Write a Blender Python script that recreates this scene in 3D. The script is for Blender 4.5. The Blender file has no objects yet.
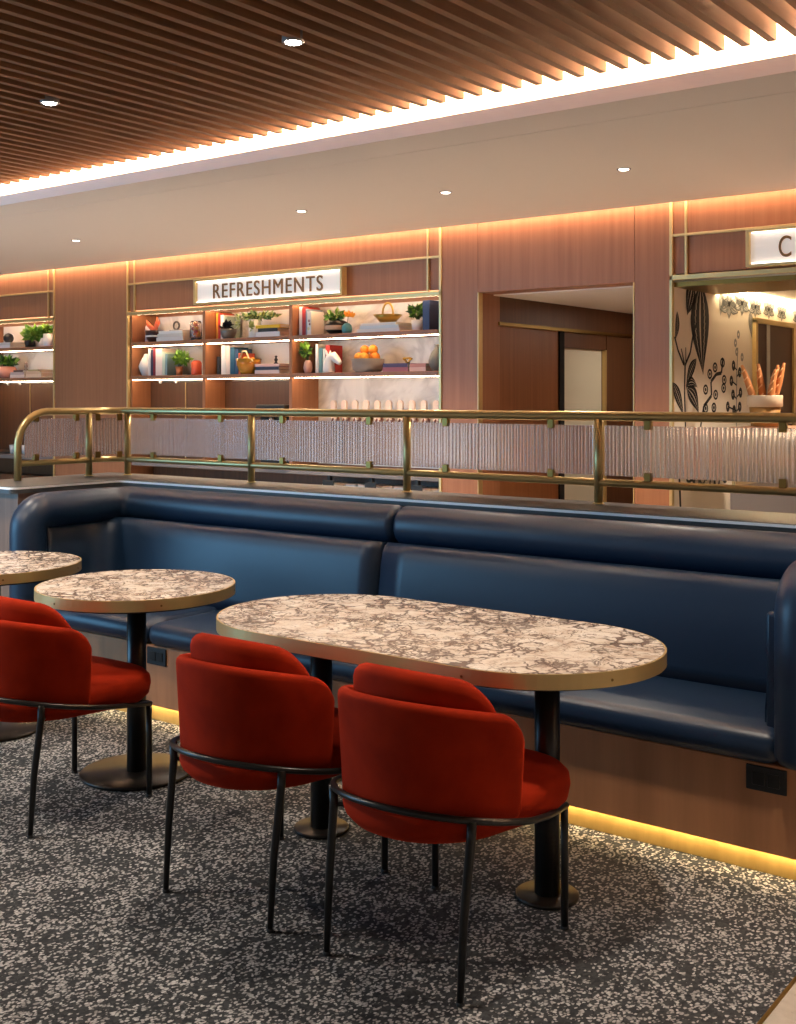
import bpy, bmesh, math, random
from mathutils import Vector, Matrix, noise
PI = math.pi
SC = bpy.context.scene
COL = SC.collection
rnd = random.Random(7)

# ------------------------------------------------------------------ materials
def lin(c):
    return tuple((v / 12.92 if v <= 0.04045 else ((v + 0.055) / 1.055) ** 2.4) for v in c)

def hexc(h):
    h = h.lstrip('#')
    return lin(tuple(int(h[i:i + 2], 16) / 255 for i in (0, 2, 4)))

def mat(name, col=(.5, .5, .5), rough=.5, metal=0., spec=.5, emit=None, estr=0., sheen=0., coat=0., trans=0., ior=1.45):
    m = bpy.data.materials.new(name)
    m.use_nodes = True
    b = m.node_tree.nodes['Principled BSDF']
    b.inputs['Base Color'].default_value = (*col, 1)
    b.inputs['Roughness'].default_value = rough
    b.inputs['Metallic'].default_value = metal
    b.inputs['Specular IOR Level'].default_value = spec
    b.inputs['IOR'].default_value = ior
    b.inputs['Transmission Weight'].default_value = trans
    b.inputs['Sheen Weight'].default_value = sheen
    b.inputs['Coat Weight'].default_value = coat
    if emit:
        b.inputs['Emission Color'].default_value = (*emit, 1)
        b.inputs['Emission Strength'].default_value = estr
    return m

def nn(m, typ, **kw):
    n = m.node_tree.nodes.new(typ)
    for k, v in kw.items():
        if k in n.inputs:
            n.inputs[k].default_value = v
        else:
            setattr(n, k, v)
    return n

def lk(m, a, b):
    m.node_tree.links.new(a, b)

def ramp(m, stops, interp='LINEAR'):
    r = m.node_tree.nodes.new('ShaderNodeValToRGB')
    r.color_ramp.interpolation = interp
    els = r.color_ramp.elements
    while len(els) < len(stops):
        els.new(.5)
    for e, (p, c) in zip(els, stops):
        e.position = p
        e.color = (*c, 1) if len(c) == 3 else c
    return r

def bsdf(m):
    return m.node_tree.nodes['Principled BSDF']

def wood_mat(name, c1, c2, scale=(40, 40, 1.2), rough=.45):
    m = mat(name, c1, rough)
    tc = nn(m, 'ShaderNodeTexCoord')
    mp = nn(m, 'ShaderNodeMapping'); mp.inputs['Scale'].default_value = scale
    lk(m, tc.outputs['Object'], mp.inputs['Vector'])
    n = nn(m, 'ShaderNodeTexNoise', Scale=1.0, Detail=5.0, Roughness=.6)
    lk(m, mp.outputs['Vector'], n.inputs['Vector'])
    r = ramp(m, [(.3, c2), (.7, c1)])
    lk(m, n.outputs['Fac'], r.inputs['Fac'])
    lk(m, r.outputs['Color'], bsdf(m).inputs['Base Color'])
    return m

M = {}
M['wood'] = wood_mat('walnut_veneer', hexc('a46f4d'), hexc('946242'))
M['wood_dark'] = wood_mat('dark_veneer', hexc('67432a'), hexc('563620'))
M['partition_wood'] = wood_mat('partition_veneer', hexc('7a6250'), hexc('665142'))
M['wood_leaf'] = wood_mat('leaf_veneer', hexc('94603a'), hexc('84522f'))
M['bench_wood'] = wood_mat('bench_veneer', hexc('bd8257'), hexc('a06c46'), (9, 9, .6), .5)
M['slat'] = wood_mat('slat_wood', hexc('93653f'), hexc('7c5333'), (30, 2, 30), .6)
M['brass'] = mat('brushed_brass', hexc('d4b981'), .40, .7)
M['brass_rail'] = mat('satin_brass_tube', hexc('bca774'), .36, .85)
M['brass_dark'] = mat('aged_brass', hexc('8a6d3a'), .4, 1.0)
M['plaster'] = mat('painted_plaster', hexc('ece2d6'), .9)
M['white_paint'] = mat('white_cove_paint', hexc('efe8e0'), .9)
M['deck'] = mat('black_ceiling_deck', (.006, .004, .003), .95)
M['black_steel'] = mat('black_powder_coat', (.010, .009, .008), .32)
M['black_gloss'] = mat('black_gloss_metal', (.012, .009, .007), .33, 0, .3)
M['leather'] = mat('navy_leather', hexc('12273f'), .38)
M['plastic_black'] = mat('black_plastic', (.012, .011, .010), .5)
M['kick'] = wood_mat('brass_kick', hexc('b89a58'), hexc('a08346'), (14, 14, 3), .5)
M['stone_ledge'] = mat('grey_stone_ledge', hexc('44484b'), .4)
M['steel_trim'] = mat('bright_trim', hexc('f6f8fa'), .35, 0.)
M['white'] = mat('white_ceramic', hexc('f1ece6'), .4)
M['paper'] = mat('paper_white', hexc('efe9e0'), .7)
M['cream_door'] = mat('cream_painted_door', hexc('d8d2bb'), .6)
M['grey_panel'] = mat('grey_counter_panel', hexc('7b7472'), .5)
M['rubber'] = mat('dark_foot', (.03, .03, .03), .6)

def velvet():
    m = mat('red_velvet', hexc('a82008'), .85, 0, .1, sheen=.35)
    b = bsdf(m)
    b.inputs['Sheen Tint'].default_value = (*hexc('ff4a20'), 1)
    b.inputs['Sheen Roughness'].default_value = .35
    tc = nn(m, 'ShaderNodeTexCoord')
    n = nn(m, 'ShaderNodeTexNoise', Scale=9.0, Detail=3.0)
    lk(m, tc.outputs['Object'], n.inputs['Vector'])
    r = ramp(m, [(.3, hexc('861e07')), (.75, hexc('a4290c'))])
    lk(m, n.outputs['Fac'], r.inputs['Fac'])
    lk(m, r.outputs['Color'], b.inputs['Base Color'])
    n2 = nn(m, 'ShaderNodeTexNoise', Scale=900.0, Detail=2.0)
    lk(m, tc.outputs['Object'], n2.inputs['Vector'])
    bp = nn(m, 'ShaderNodeBump', Strength=.15, Distance=.002)
    lk(m, n2.outputs['Fac'], bp.inputs['Height'])
    lk(m, bp.outputs['Normal'], b.inputs['Normal'])
    return m
M['velvet'] = velvet()

def leather_detail(m):
    tc = nn(m, 'ShaderNodeTexCoord')
    n = nn(m, 'ShaderNodeTexNoise', Scale=3.0, Detail=4.0)
    lk(m, tc.outputs['Object'], n.inputs['Vector'])
    n2 = nn(m, 'ShaderNodeTexVoronoi', Scale=350.0)
    lk(m, tc.outputs['Object'], n2.inputs['Vector'])
    bp = nn(m, 'ShaderNodeBump', Strength=.25, Distance=.012)
    lk(m, n.outputs['Fac'], bp.inputs['Height'])
    bp2 = nn(m, 'ShaderNodeBump', Strength=.08, Distance=.001)
    lk(m, n2.outputs['Distance'], bp2.inputs['Height'])
    lk(m, bp.outputs['Normal'], bp2.inputs['Normal'])
    lk(m, bp2.outputs['Normal'], bsdf(m).inputs['Normal'])
leather_detail(M['leather'])

def marble_table():
    m = mat('breccia_marble', (.7, .6, .5), .22)
    tc = nn(m, 'ShaderNodeTexCoord')
    geo = tc.outputs['Object']
    n = nn(m, 'ShaderNodeTexNoise', Scale=7.0, Detail=4.0, Roughness=.6)
    lk(m, geo, n.inputs['Vector'])
    sub = nn(m, 'ShaderNodeVectorMath', operation='MULTIPLY_ADD')
    sub.inputs[1].default_value = (.16, .16, .16); sub.inputs[2].default_value = (-.08, -.08, -.08)
    lk(m, n.outputs['Color'], sub.inputs[0])
    add = nn(m, 'ShaderNodeVectorMath', operation='ADD')
    lk(m, geo, add.inputs[0]); lk(m, sub.outputs[0], add.inputs[1])
    def veins(scale, nscale, lo, hi, wide, strength):
        v = nn(m, 'ShaderNodeTexVoronoi', feature='DISTANCE_TO_EDGE', Scale=scale)
        lk(m, add.outputs[0], v.inputs['Vector'])
        q = nn(m, 'ShaderNodeTexNoise', Scale=nscale, Detail=4.0, Roughness=.6)
        lk(m, add.outputs[0], q.inputs['Vector'])
        mr = nn(m, 'ShaderNodeMapRange'); mr.inputs[1].default_value = lo; mr.inputs[2].default_value = hi
        mr.inputs[3].default_value = -.03; mr.inputs[4].default_value = wide
        lk(m, q.outputs['Fac'], mr.inputs[0])
        sb = nn(m, 'ShaderNodeMath', operation='SUBTRACT')
        lk(m, v.outputs['Distance'], sb.inputs[0]); lk(m, mr.outputs[0], sb.inputs[1])
        r_ = ramp(m, [(.0, (strength,) * 3), (.06, (0, 0, 0))])
        lk(m, sb.outputs[0], r_.inputs['Fac'])
        return r_
    r1 = veins(16.0, 6.0, .40, .74, .16, .92)
    r2 = veins(36.0, 9.0, .46, .74, .24, .8)
    mx0 = nn(m, 'ShaderNodeMath', operation='MAXIMUM')
    lk(m, r1.outputs['Color'], mx0.inputs[0]); lk(m, r2.outputs['Color'], mx0.inputs[1])
    nb = nn(m, 'ShaderNodeTexNoise', Scale=16.0, Detail=5.0)
    lk(m, add.outputs[0], nb.inputs['Vector'])
    rb = ramp(m, [(.30, hexc('c4ae9c')), (.5, hexc('e6d8c8')), (.7, hexc('f4ebe0'))])
    lk(m, nb.outputs['Fac'], rb.inputs['Fac'])
    mix = nn(m, 'ShaderNodeMix', data_type='RGBA')
    lk(m, mx0.outputs[0], mix.inputs['Factor'])
    lk(m, rb.outputs['Color'], mix.inputs[6])
    mix.inputs[7].default_value = (*hexc('64524a'), 1)
    lk(m, mix.outputs[2], bsdf(m).inputs['Base Color'])
    return m
M['marble'] = marble_table()

def marble_wall():
    m = mat('white_marble_backsplash', hexc('e6ddd3'), .3)
    tc = nn(m, 'ShaderNodeTexCoord')
    n = nn(m, 'ShaderNodeTexNoise', Scale=1.4, Detail=5.0, Distortion=1.2)
    lk(m, tc.outputs['Object'], n.inputs['Vector'])
    r = ramp(m, [(.44, hexc('e8e0d7')), (.50, hexc('c9bfb6')), (.55, hexc('e8e0d7'))])
    lk(m, n.outputs['Fac'], r.inputs['Fac'])
    lk(m, r.outputs['Color'], bsdf(m).inputs['Base Color'])
    return m
M['marble_wall'] = marble_wall()

def carpet():
    m = mat('speckled_carpet', (.2, .2, .2), .95, 0, .1)
    tc = nn(m, 'ShaderNodeTexCoord')
    mp = nn(m, 'ShaderNodeMapping'); mp.inputs['Rotation'].default_value = (0, 0, .5); mp.inputs['Scale'].default_value = (1, .8, 1)
    lk(m, tc.outputs['Object'], mp.inputs['Vector'])
    nd = nn(m, 'ShaderNodeTexNoise', Scale=60.0, Detail=2.0)
    lk(m, mp.outputs['Vector'], nd.inputs['Vector'])
    ma = nn(m, 'ShaderNodeVectorMath', operation='MULTIPLY_ADD'); ma.inputs[1].default_value = (.014, .014, .014)
    lk(m, nd.outputs['Color'], ma.inputs[0]); lk(m, mp.outputs['Vector'], ma.inputs[2])
    v = nn(m, 'ShaderNodeTexVoronoi', feature='F1', Scale=122.0)
    lk(m, ma.outputs[0], v.inputs['Vector'])
    sep = nn(m, 'ShaderNodeSeparateColor'); lk(m, v.outputs['Color'], sep.inputs[0])
    # density drifts over the floor
    nl = nn(m, 'ShaderNodeTexNoise', Scale=7.0, Detail=3.0)
    lk(m, tc.outputs['Object'], nl.inputs['Vector'])
    mr = nn(m, 'ShaderNodeMapRange'); mr.inputs[1].default_value = .3; mr.inputs[2].default_value = .7
    mr.inputs[3].default_value = .22; mr.inputs[4].default_value = .74
    lk(m, nl.outputs['Fac'], mr.inputs[0])
    lt = nn(m, 'ShaderNodeMath', operation='LESS_THAN')
    lk(m, sep.outputs[0], lt.inputs[0]); lk(m, mr.outputs[0], lt.inputs[1])
    # round the tufts off at the cell edges
    rr = ramp(m, [(.42, (1, 1, 1)), (.66, (0, 0, 0))])
    lk(m, v.outputs['Distance'], rr.inputs['Fac'])
    mu = nn(m, 'ShaderNodeMath', operation='MULTIPLY')
    lk(m, lt.outputs[0], mu.inputs[0]); lk(m, rr.outputs['Color'], mu.inputs[1])
    rc = ramp(m, [(0, hexc('8f8d8b')), (1, hexc('c6c4c2'))])
    lk(m, sep.outputs[1], rc.inputs['Fac'])
    rd = ramp(m, [(0, hexc('303234')), (1, hexc('454749'))])
    lk(m, sep.outputs[2], rd.inputs['Fac'])
    mix = nn(m, 'ShaderNodeMix', data_type='RGBA')
    lk(m, mu.outputs[0], mix.inputs['Factor'])
    lk(m, rd.outputs['Color'], mix.inputs[6]); lk(m, rc.outputs['Color'], mix.inputs[7])
    lk(m, mix.outputs[2], bsdf(m).inputs['Base Color'])
    nf = nn(m, 'ShaderNodeTexNoise', Scale=420.0, Detail=2.0)
    lk(m, tc.outputs['Object'], nf.inputs['Vector'])
    bp = nn(m, 'ShaderNodeBump', Strength=.5, Distance=.004)
    lk(m, nf.outputs['Fac'], bp.inputs['Height'])
    lk(m, bp.outputs['Normal'], bsdf(m).inputs['Normal'])
    return m
M['carpet'] = carpet()

def terrazzo():
    m = mat('pale_stone_floor', hexc('b8ab9c'), .45)
    tc = nn(m, 'ShaderNodeTexCoord')
    n = nn(m, 'ShaderNodeTexNoise', Scale=26.0, Detail=4.0)
    lk(m, tc.outputs['Object'], n.inputs['Vector'])
    r = ramp(m, [(.30, hexc('5a4d43')), (.36, hexc('b9ac9d')), (.6, hexc('c5b9ab'))])
    lk(m, n.outputs['Fac'], r.inputs['Fac'])
    lk(m, r.outputs['Color'], bsdf(m).inputs['Base Color'])
    return m
M['stone_floor'] = terrazzo()

def reeded():
    m = bpy.data.materials.new('reeded_glass'); m.use_nodes = True
    nt = m.node_tree
    b = nt.nodes['Principled BSDF']
    b.inputs['Base Color'].default_value = (.93, .91, .92, 1)
    b.inputs['Roughness'].default_value = .16
    b.inputs['Transmission Weight'].default_value = 1
    b.inputs['IOR'].default_value = 1.3
    d = nt.nodes.new('ShaderNodeBsdfTranslucent'); d.inputs['Color'].default_value = (.82, .77, .76, 1)
    d2 = nt.nodes.new('ShaderNodeBsdfDiffuse'); d2.inputs['Color'].default_value = (.72, .68, .68, 1)
    a = nt.nodes.new('ShaderNodeMixShader'); a.inputs[0].default_value = .5
    nt.links.new(d.outputs[0], a.inputs[1]); nt.links.new(d2.outputs[0], a.inputs[2])
    x = nt.nodes.new('ShaderNodeMixShader'); x.inputs[0].default_value = .15
    nt.links.new(b.outputs[0], x.inputs[1]); nt.links.new(a.outputs[0], x.inputs[2])
    nt.links.new(x.outputs[0], nt.nodes['Material Output'].inputs['Surface'])
    return m
M['reeded'] = reeded()
M['amber_glass'] = mat('amber_glass', hexc('e0a43a'), .12, trans=.55)
M['clear_glass'] = mat('clear_glass', (.95, .95, .93), .03, trans=.95)

def emis(name, col, s):
    return mat(name, (.8, .8, .8), .5, emit=col, estr=s)
WARM = hexc('ffcf96'); AMB = hexc('ffb35e')
M['led_cove'] = emis('cove_led', hexc('ffd0a6'), 560.)
M['led_wall'] = emis('wall_top_led', hexc('ffd4ae'), 24.)
M['led_shelf'] = emis('shelf_led', hexc('ffdcb2'), 34.)
M['led_kick'] = emis('kick_led', hexc('ffe0a8'), 40.)
M['led_sign'] = emis('sign_edge_led', hexc('fff0dc'), 3.2)
M['led_cafe'] = emis('niche_led', hexc('ffe2b0'), 55.)
M['lens'] = emis('downlight_lens', hexc('fff2e0'), 60.)
M['lens_dim'] = emis('downlight_lens_soffit', hexc('ffeedd'), 14.)
M['sign_panel'] = mat('sign_face', hexc('e9e1da'), .6, emit=hexc('fff0e2'), estr=.30)
M['letter'] = mat('bronze_lettering', hexc('8a6238'), .5, .2)
M['ink'] = mat('mural_ink', hexc('2a2726'), .8)
M['ink_grey'] = mat('mural_ink_wash', hexc('8c8a86'), .8)
M['mural_paper'] = mat('mural_paper', hexc('e6d9c6'), .8)

def C(h, rough=.55, **k):
    key = 'c_' + h + str(rough)
    if key not in M:
        M[key] = mat('colour_' + h, hexc(h), rough, **k)
    return M[key]

# ------------------------------------------------------------------ mesh helpers
class MB:
    """collects geometry into one mesh object with material slots"""
    def __init__(self):
        self.bm = bmesh.new(); self.mats = []

    def mi(self, m):
        if m not in self.mats:
            self.mats.append(m)
        return self.mats.index(m)

    def faces(self, verts, faces, m, smooth=False):
        vs = [self.bm.verts.new(v) for v in verts]
        i = self.mi(m); out = []
        for f in faces:
            try:
                fc = self.bm.faces.new([vs[k] for k in f])
            except ValueError:
                continue
            fc.material_index = i; fc.smooth = smooth; out.append(fc)
        return vs, out

    def box(self, x0, x1, y0, y1, z0, z1, m, bev=0., seg=2, mtx=None, smooth=False):
        v = [(x0, y0, z0), (x1, y0, z0), (x1, y1, z0), (x0, y1, z0), (x0, y0, z1), (x1, y0, z1), (x1, y1, z1), (x0, y1, z1)]
        if mtx is not None:
            v = [tuple(mtx @ Vector(p)) for p in v]
        f = [(0, 3, 2, 1), (4, 5, 6, 7), (0, 1, 5, 4), (1, 2, 6, 5), (2, 3, 7, 6), (3, 0, 4, 7)]
        vs, fs = self.faces(v, f, m, smooth)
        if bev > 0:
            es = list({e for fc in fs for e in fc.edges})
            r = bmesh.ops.bevel(self.bm, geom=es, offset=bev, segments=seg, affect='EDGES', profile=.5)
            i = self.mi(m)
            for fc in r['faces']:
                fc.material_index = i; fc.smooth = True
        return self

    def rings(self, rings, m, closed=True, cap=True, smooth=True):
        i = self.mi(m)
        vr = [[self.bm.verts.new(p) for p in r] for r in rings]
        n = len(vr[0])
        for a, b in zip(vr, vr[1:]):
            for k in range(n if closed else n - 1):
                k2 = (k + 1) % n
                try:
                    f = self.bm.faces.new((a[k], a[k2], b[k2], b[k]))
                    f.material_index = i; f.smooth = smooth
                except ValueError:
                    pass
        if cap:
            for r, rev in ((vr[0], True), (vr[-1], False)):
                try:
                    f = self.bm.faces.new(list(reversed(r)) if rev else r)
                    f.material_index = i; f.smooth = False
                except ValueError:
                    pass
        return self

    def lathe(self, prof, c, m, n=32, cap=True, mtx=None):
        rs = []
        for r, z in prof:
            ring = []
            for k in range(n):
                a = 2 * PI * k / n
                p = Vector((r * math.cos(a), r * math.sin(a), z))
                if mtx is not None:
                    p = mtx @ p
                ring.append((p.x + c[0], p.y + c[1], p.z + c[2]))
            rs.append(ring)
        return self.rings(rs, m, cap=cap)

    def tube(self, path, r, m, n=12, round_end=0., radii=None):
        P = [Vector(p) for p in path]
        R = [r] * len(P) if radii is None else list(radii)
        if round_end > 0:
            t0 = (P[0] - P[1]).normalized(); t1 = (P[-1] - P[-2]).normalized()
            pre, pr = [], []
            for k in range(5, 0, -1):
                a = k / 5 * PI / 2 * .98
                pre.append(P[0] + t0 * round_end * (math.sin(a))); pr.append(R[0] - round_end * (1 - math.cos(a)))
            post, qr = [], []
            for k in range(1, 6):
                a = k / 5 * PI / 2 * .98
                post.append(P[-1] + t1 * round_end * math.sin(a)); qr.append(R[-1] - round_end * (1 - math.cos(a)))
            P = pre + P + post; R = pr + R + qr
        T = []
        for k in range(len(P)):
            a = P[max(k - 1, 0)]; b = P[min(k + 1, len(P) - 1)]
            T.append((b - a).normalized())
        up = Vector((0, 0, 1)) if abs(T[0].z) < .9 else Vector((1, 0, 0))
        nrm = (up - T[0] * up.dot(T[0])).normalized()
        rs = []
        for k, (p, t) in enumerate(zip(P, T)):
            if k:
                q = T[k - 1].rotation_difference(t)
                nrm = (q @ nrm)
                nrm = (nrm - t * nrm.dot(t)).normalized()
            bn = t.cross(nrm)
            rs.append([tuple(p + (nrm * math.cos(2 * PI * j / n) + bn * math.sin(2 * PI * j / n)) * R[k]) for j in range(n)])
        return self.rings(rs, m)

    def sphere(self, c, r, m, n=16, sc=(1, 1, 1)):
        prof = []
        h = n // 2
        rs = []
        for k in range(h + 1):
            a = -PI / 2 + PI * k / h
            rr = max(math.cos(a), .02)
            rs.append([(c[0] + r * sc[0] * rr * math.cos(2 * PI * j / n), c[1] + r * sc[1] * rr * math.sin(2 * PI * j / n), c[2] + r * sc[2] * math.sin(a)) for j in range(n)])
        return self.rings(rs, m)

    def poly(self, pts, y0, y1, m, plane='xz'):
        """closed outline extruded along the third axis"""
        def at(p, d):
            if plane == 'xz': return (p[0], d, p[1])
            if plane == 'yz': return (d, p[0], p[1])
            return (p[0], p[1], d)
        n = len(pts)
        v = [at(p, y0) for p in pts] + [at(p, y1) for p in pts]
        f = [tuple(range(n)), tuple(range(2 * n - 1, n - 1, -1))] + [(k, k + n, (k + 1) % n + n, (k + 1) % n) for k in range(n)]
        self.faces(v, f, m)
        return self

    def build(self, name, parent=None, kind=None, recalc=True):
        if recalc:
            bmesh.ops.recalc_face_normals(self.bm, faces=self.bm.faces[:])
        me = bpy.data.meshes.new(name)
        self.bm.to_mesh(me); self.bm.free()
        for m in self.mats:
            me.materials.append(m)
        o = bpy.data.objects.new(name, me)
        COL.objects.link(o)
        if parent is not None:
            o.parent = parent
        if kind:
            o['kind'] = kind
        return o

def tag(o, label, cat, group=None):
    o['label'] = label; o['category'] = cat
    if group:
        o['group'] = group
    return o

def thing(name, label, cat, loc=(0, 0, 0), group=None, rz=0.):
    o = bpy.data.objects.new(name, None)
    o.empty_display_size = .1
    COL.objects.link(o)
    o.location = loc; o.rotation_euler = (0, 0, rz)
    return tag(o, label, cat, group)

def copy_tree(o, parent=None):
    c = o.copy(); COL.objects.link(c)
    if parent is not None:
        c.parent = parent
    for ch in list(o.children):
        copy_tree(ch, c)
    return c

def arc(cx, cy, r, a0, a1, n):
    return [(cx + r * math.cos(a0 + (a1 - a0) * k / n), cy + r * math.sin(a0 + (a1 - a0) * k / n)) for k in range(n + 1)]

# ------------------------------------------------------------------ numbers of the room (metres; X along the banquette, Y towards the bar wall)
YW = 6.64            # face of the bar wall
YB = 6.97            # back of the shelf recesses
ZC = 2.64            # soffit underside
DOOR = (-4.318, -3.155, 2.178)
N2 = (-7.99, -4.62)  # shelf recess, middle of the photograph
N1R = -9.013         # right end of the shelf recess at the left edge
N3L = -2.917         # left end of the serving opening
ZS = 2.205           # top of the recess openings

# ------------------------------------------------------------------ floor
b = MB(); b.box(-14, -.945, -3, 4.0, -.05, 0, M['carpet']); b.build('floor', kind='structure')
b = MB(); b.box(-.935, 6, -3, 10, -.05, .0, M['stone_floor']); b.build('floor_stone', kind='structure')
b = MB(); b.box(-.945, -.935, -3, 4.0, -.05, .002, M['brass_dark']); b.build('trim_1', kind='structure')
b = MB(); b.box(-14, -.945, 4.0, 12, -.05, 0, C('efe6da', .6)); b.build('floor_passage', kind='structure')

# ------------------------------------------------------------------ ceiling
b = MB()
b.box(-14, 6, 4.468, YW - .075, ZC, ZC + .05, M['plaster'])              # soffit
b.box(-14, 6, YW - .078, YW - .072, ZC + .0, ZC + .05, M['plaster'])
b.box(-14, 6, YW - .40, YW + .3, 2.86, 2.90, M['plaster']); b.box(-14, 6, YW - .42, YW - .40, ZC + .05, 2.90, M['plaster'])  # slot over the wall
b.box(-14, 6, 4.20, 4.462, ZC, ZC + .012, M['plaster'])               # lip beyond the shadow gap
b.box(-14, 6, 4.182, 4.20, ZC - .001, ZC + .062, M['plaster'])         # upstand of the lip
b.box(-14, 6, 4.46, 4.47, ZC + .012, ZC + .06, M['deck'])
b.box(-14, 6, 4.40, 4.46, ZC + .012, 3.02, M['white_paint'])           # cove wall
b.box(-14, 6, 4.0, 4.46, 3.0, 3.04, M['white_paint'])                # cove top
b.build('ceiling', kind='structure')
b = MB(); b.box(-14, 6, -3, 4.0, 3.0, 3.04, M['deck']); b.build('ceiling_deck', kind='structure')
b = MB()
x = -13.9
while x < 3.0:
    b.box(x, x + .030, -.6, 4.02, 2.71, 2.785, M['slat'], 0)
    x += .094
b.build('ceiling_slats', kind='structure')
b = MB(); b.box(-13.9, 5.9, 4.275, 4.30, ZC + .062, ZC + .070, M['led_cove']); b.box(-13.9, 5.9, 4.27, 4.305, ZC + .0125, ZC + .0615, M['white_paint']); 
cl = b.build('cove_light', kind=None); tag(cl, 'long white light strip hidden in the cove behind the ceiling lip', 'light strip')

def downlight(x, y, z, label, lens, r, energy, grp, col, visible=True, spot=95):
    t = thing('downlight', label, 'ceiling light', (x, y, z), grp)
    b = MB(); b.lathe([(r * .9, 0.0), (r * 1.12, -.004), (r * 1.25, 0.), (r * 1.25, .035), (r * .9, .035)], (0, 0, 0), M['grey_panel'], 20, cap=False); b.build('ring', t)
    b = MB(); b.lathe([(.001, -.005), (r * .7, -.005), (r * .88, -.002), (r * .88, .012), (.001, .012)], (0, 0, 0), lens, 20); b.build('lens', t)
    return t
def spot(x, y, z, energy, col, size=95, blend=.6, rad=.05):
    l = bpy.data.lights.new('downlight_or_fill', 'SPOT'); l.energy = energy; l.color = col
    l.spot_size = math.radians(size); l.spot_blend = blend; l.shadow_soft_size = rad
    o = bpy.data.objects.new('downlight_or_fill', l); COL.objects.link(o); o.location = (x, y, z)
    return o
WC = (1., .84, .68)
names = {(-2.723, 3.0): 'bright round downlight between ceiling slats at the upper middle of the photo',
         (-4.11, 3.0): 'bright round downlight between ceiling slats at the upper left of the photo'}
for (x, y), lb in names.items():
    downlight(x, y, 2.705, lb, M['lens'], .032, 0, 'downlights between the slats', WC)
for k, (x, lb) in enumerate([(-7.15, 'small recessed downlight in the white soffit, first from the left'), (-4.88, 'small recessed downlight in the white soffit, second from the left, above the lettered sign'),
                             (-3.77, 'small recessed downlight in the white soffit, third from the left'), (-2.65, 'small recessed downlight in the white soffit, nearest the right edge')]):
    downlight(x, 5.455, ZC - .001, lb, M['lens_dim'], .03, 0, 'downlights in the soffit', WC)
E_SLAT, E_SOF = 135, 125
for x in (-6.88, -5.5, -4.11, -2.723, -1.34, .05):
    spot(x, 3.0, 2.70, E_SLAT, WC, 80)
    if x < -3: spot(x - .2, 1.2, 2.70, 170, WC, 140)
for x in (-7.15, -6.0, -4.88, -3.77, -2.65):
    spot(x, 5.455, 2.625, E_SOF, WC, 110)

# ------------------------------------------------------------------ bar wall
b = MB(); W = M['wood']; g = .003
b.box(N1R, N2[0], YW, YW + .5, 0, 2.86, W)
b.box(N2[1], DOOR[0] - g, YW, YW + .25, 0, 2.86, W)
b.box(DOOR[0], DOOR[1], YW, YW + .20, DOOR[2], 2.86, W)
b.box(DOOR[1] + g, N3L, YW, YW + .5, 0, 2.86, W)
b.box(DOOR[1] , DOOR[1] + g, YW+.006, YW + .5, 0, 2.86, W)
b.box(DOOR[0]-g , DOOR[0], YW+.006, YW + .25, 0, 2.86, W)
def fascia(x0, x1, seams):
    xs = [x0] + seams + [x1]
    for a, c in zip(xs, xs[1:]):
        b.box(a + .002, c - .002, YW, YW + .1, 2.455, 2.86, W)
    b.box(x0, x1, YW + .012, YW + .1, ZS + .01, 2.455, W)
fascia(-13.5, N1R, [-12, -10.8, -9.9])
fascia(N2[0], N2[1], [-7.01, -5.945])
fascia(N3L, 1.5, [-1.6, -.4])
b.box(-13.5, N2[1], YB, YB + .1, 0, ZC, W)
b.build('wall_back', kind='structure')
# brass trims
k = 1
def trim(boxes, m=M['brass']):
    global k
    k += 1
    t = MB()
    for q in boxes:
        t.box(*q, m, .002, 1)
    return t.build('trim_%d' % k, kind='structure')
def grid_trim(x0, x1, v1, v2, endl, endr):
    q = [(x0, x1, YW - .010, YW + .010, 2.440, 2.456), (x0, x1, YW - .012, YW + .02, ZS - .030, ZS)]
    for v in (v1, v2):
        if v is not None:
            q.append((v - .008, v + .008, YW - .009, YW + .009, ZS, 2.84))
    if endl is not None:
        q.append((endl, endl + .02, YW - .012, YW + .02, 0, 2.84))
    if endr is not None:
        q.append((endr - .02, endr, YW - .012, YW + .02, 0, 2.84))
    return trim(q)
grid_trim(-13.5, N1R, None, N1R - .10, None, N1R)
grid_trim(N2[0], N2[1], N2[0] + .10, N2[1] - .12, N2[0], N2[1])
grid_trim(N3L, 1.5, N3L + .105, None, N3L, None)
trim([(DOOR[0] - .002, DOOR[0] + .006, YW - .006, YW + .05, 0, DOOR[2]), (DOOR[1] - .006, DOOR[1] + .002, YW - .006, YW + .05, 0, DOOR[2])])
# wall-top LED
b = MB()
for a, c in ((-13.5, N1R - .05), (N1R - .05, N2[1]), (N2[1], N3L), (N3L, 1.5)):
    b.box(a, c, YW - .070, YW - .040, ZC + .030, ZC + .042, M['led_wall'])
tag(b.build('wall_light_strip'), 'thin warm light strip in the slot along the top of the wood wall', 'light strip')

# ------------------------------------------------------------------ doorway corridor
b = MB(); XD = DOOR[0]; D = M['wood_dark']
b.box(XD - .1, XD, YW + .25, 6.92, 0, 2.17, W)                   # jamb
b.box(XD - .1, XD, 6.92, 10.2, 1.985, 2.17, D)                # header band
b.box(XD - .1, XD + .012, 6.90, 10.2, 1.965, 1.99, M['brass_dark'])
b.box(XD - .14, XD - .02, 6.92, 7.80, 0, 1.97, M['wood_leaf'])                # wood leaf
b.box(XD - .14, XD - .005, 7.80, 7.87, 0, 1.97, M['deck'])
b.box(XD - .14, XD - .02, 7.87, 10.2, 1.845, 1.97, D)
b.box(XD - .1, XD - .012, 8.601, 10.2, 0, 1.97, D)
b.build('wall_corridor', kind='structure')
b = MB(); b.box(XD, DOOR[1] + .2, YW + .20, 10.2, 2.17, 2.20, M['plaster']); b.build('ceiling_corridor', kind='structure')
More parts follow.
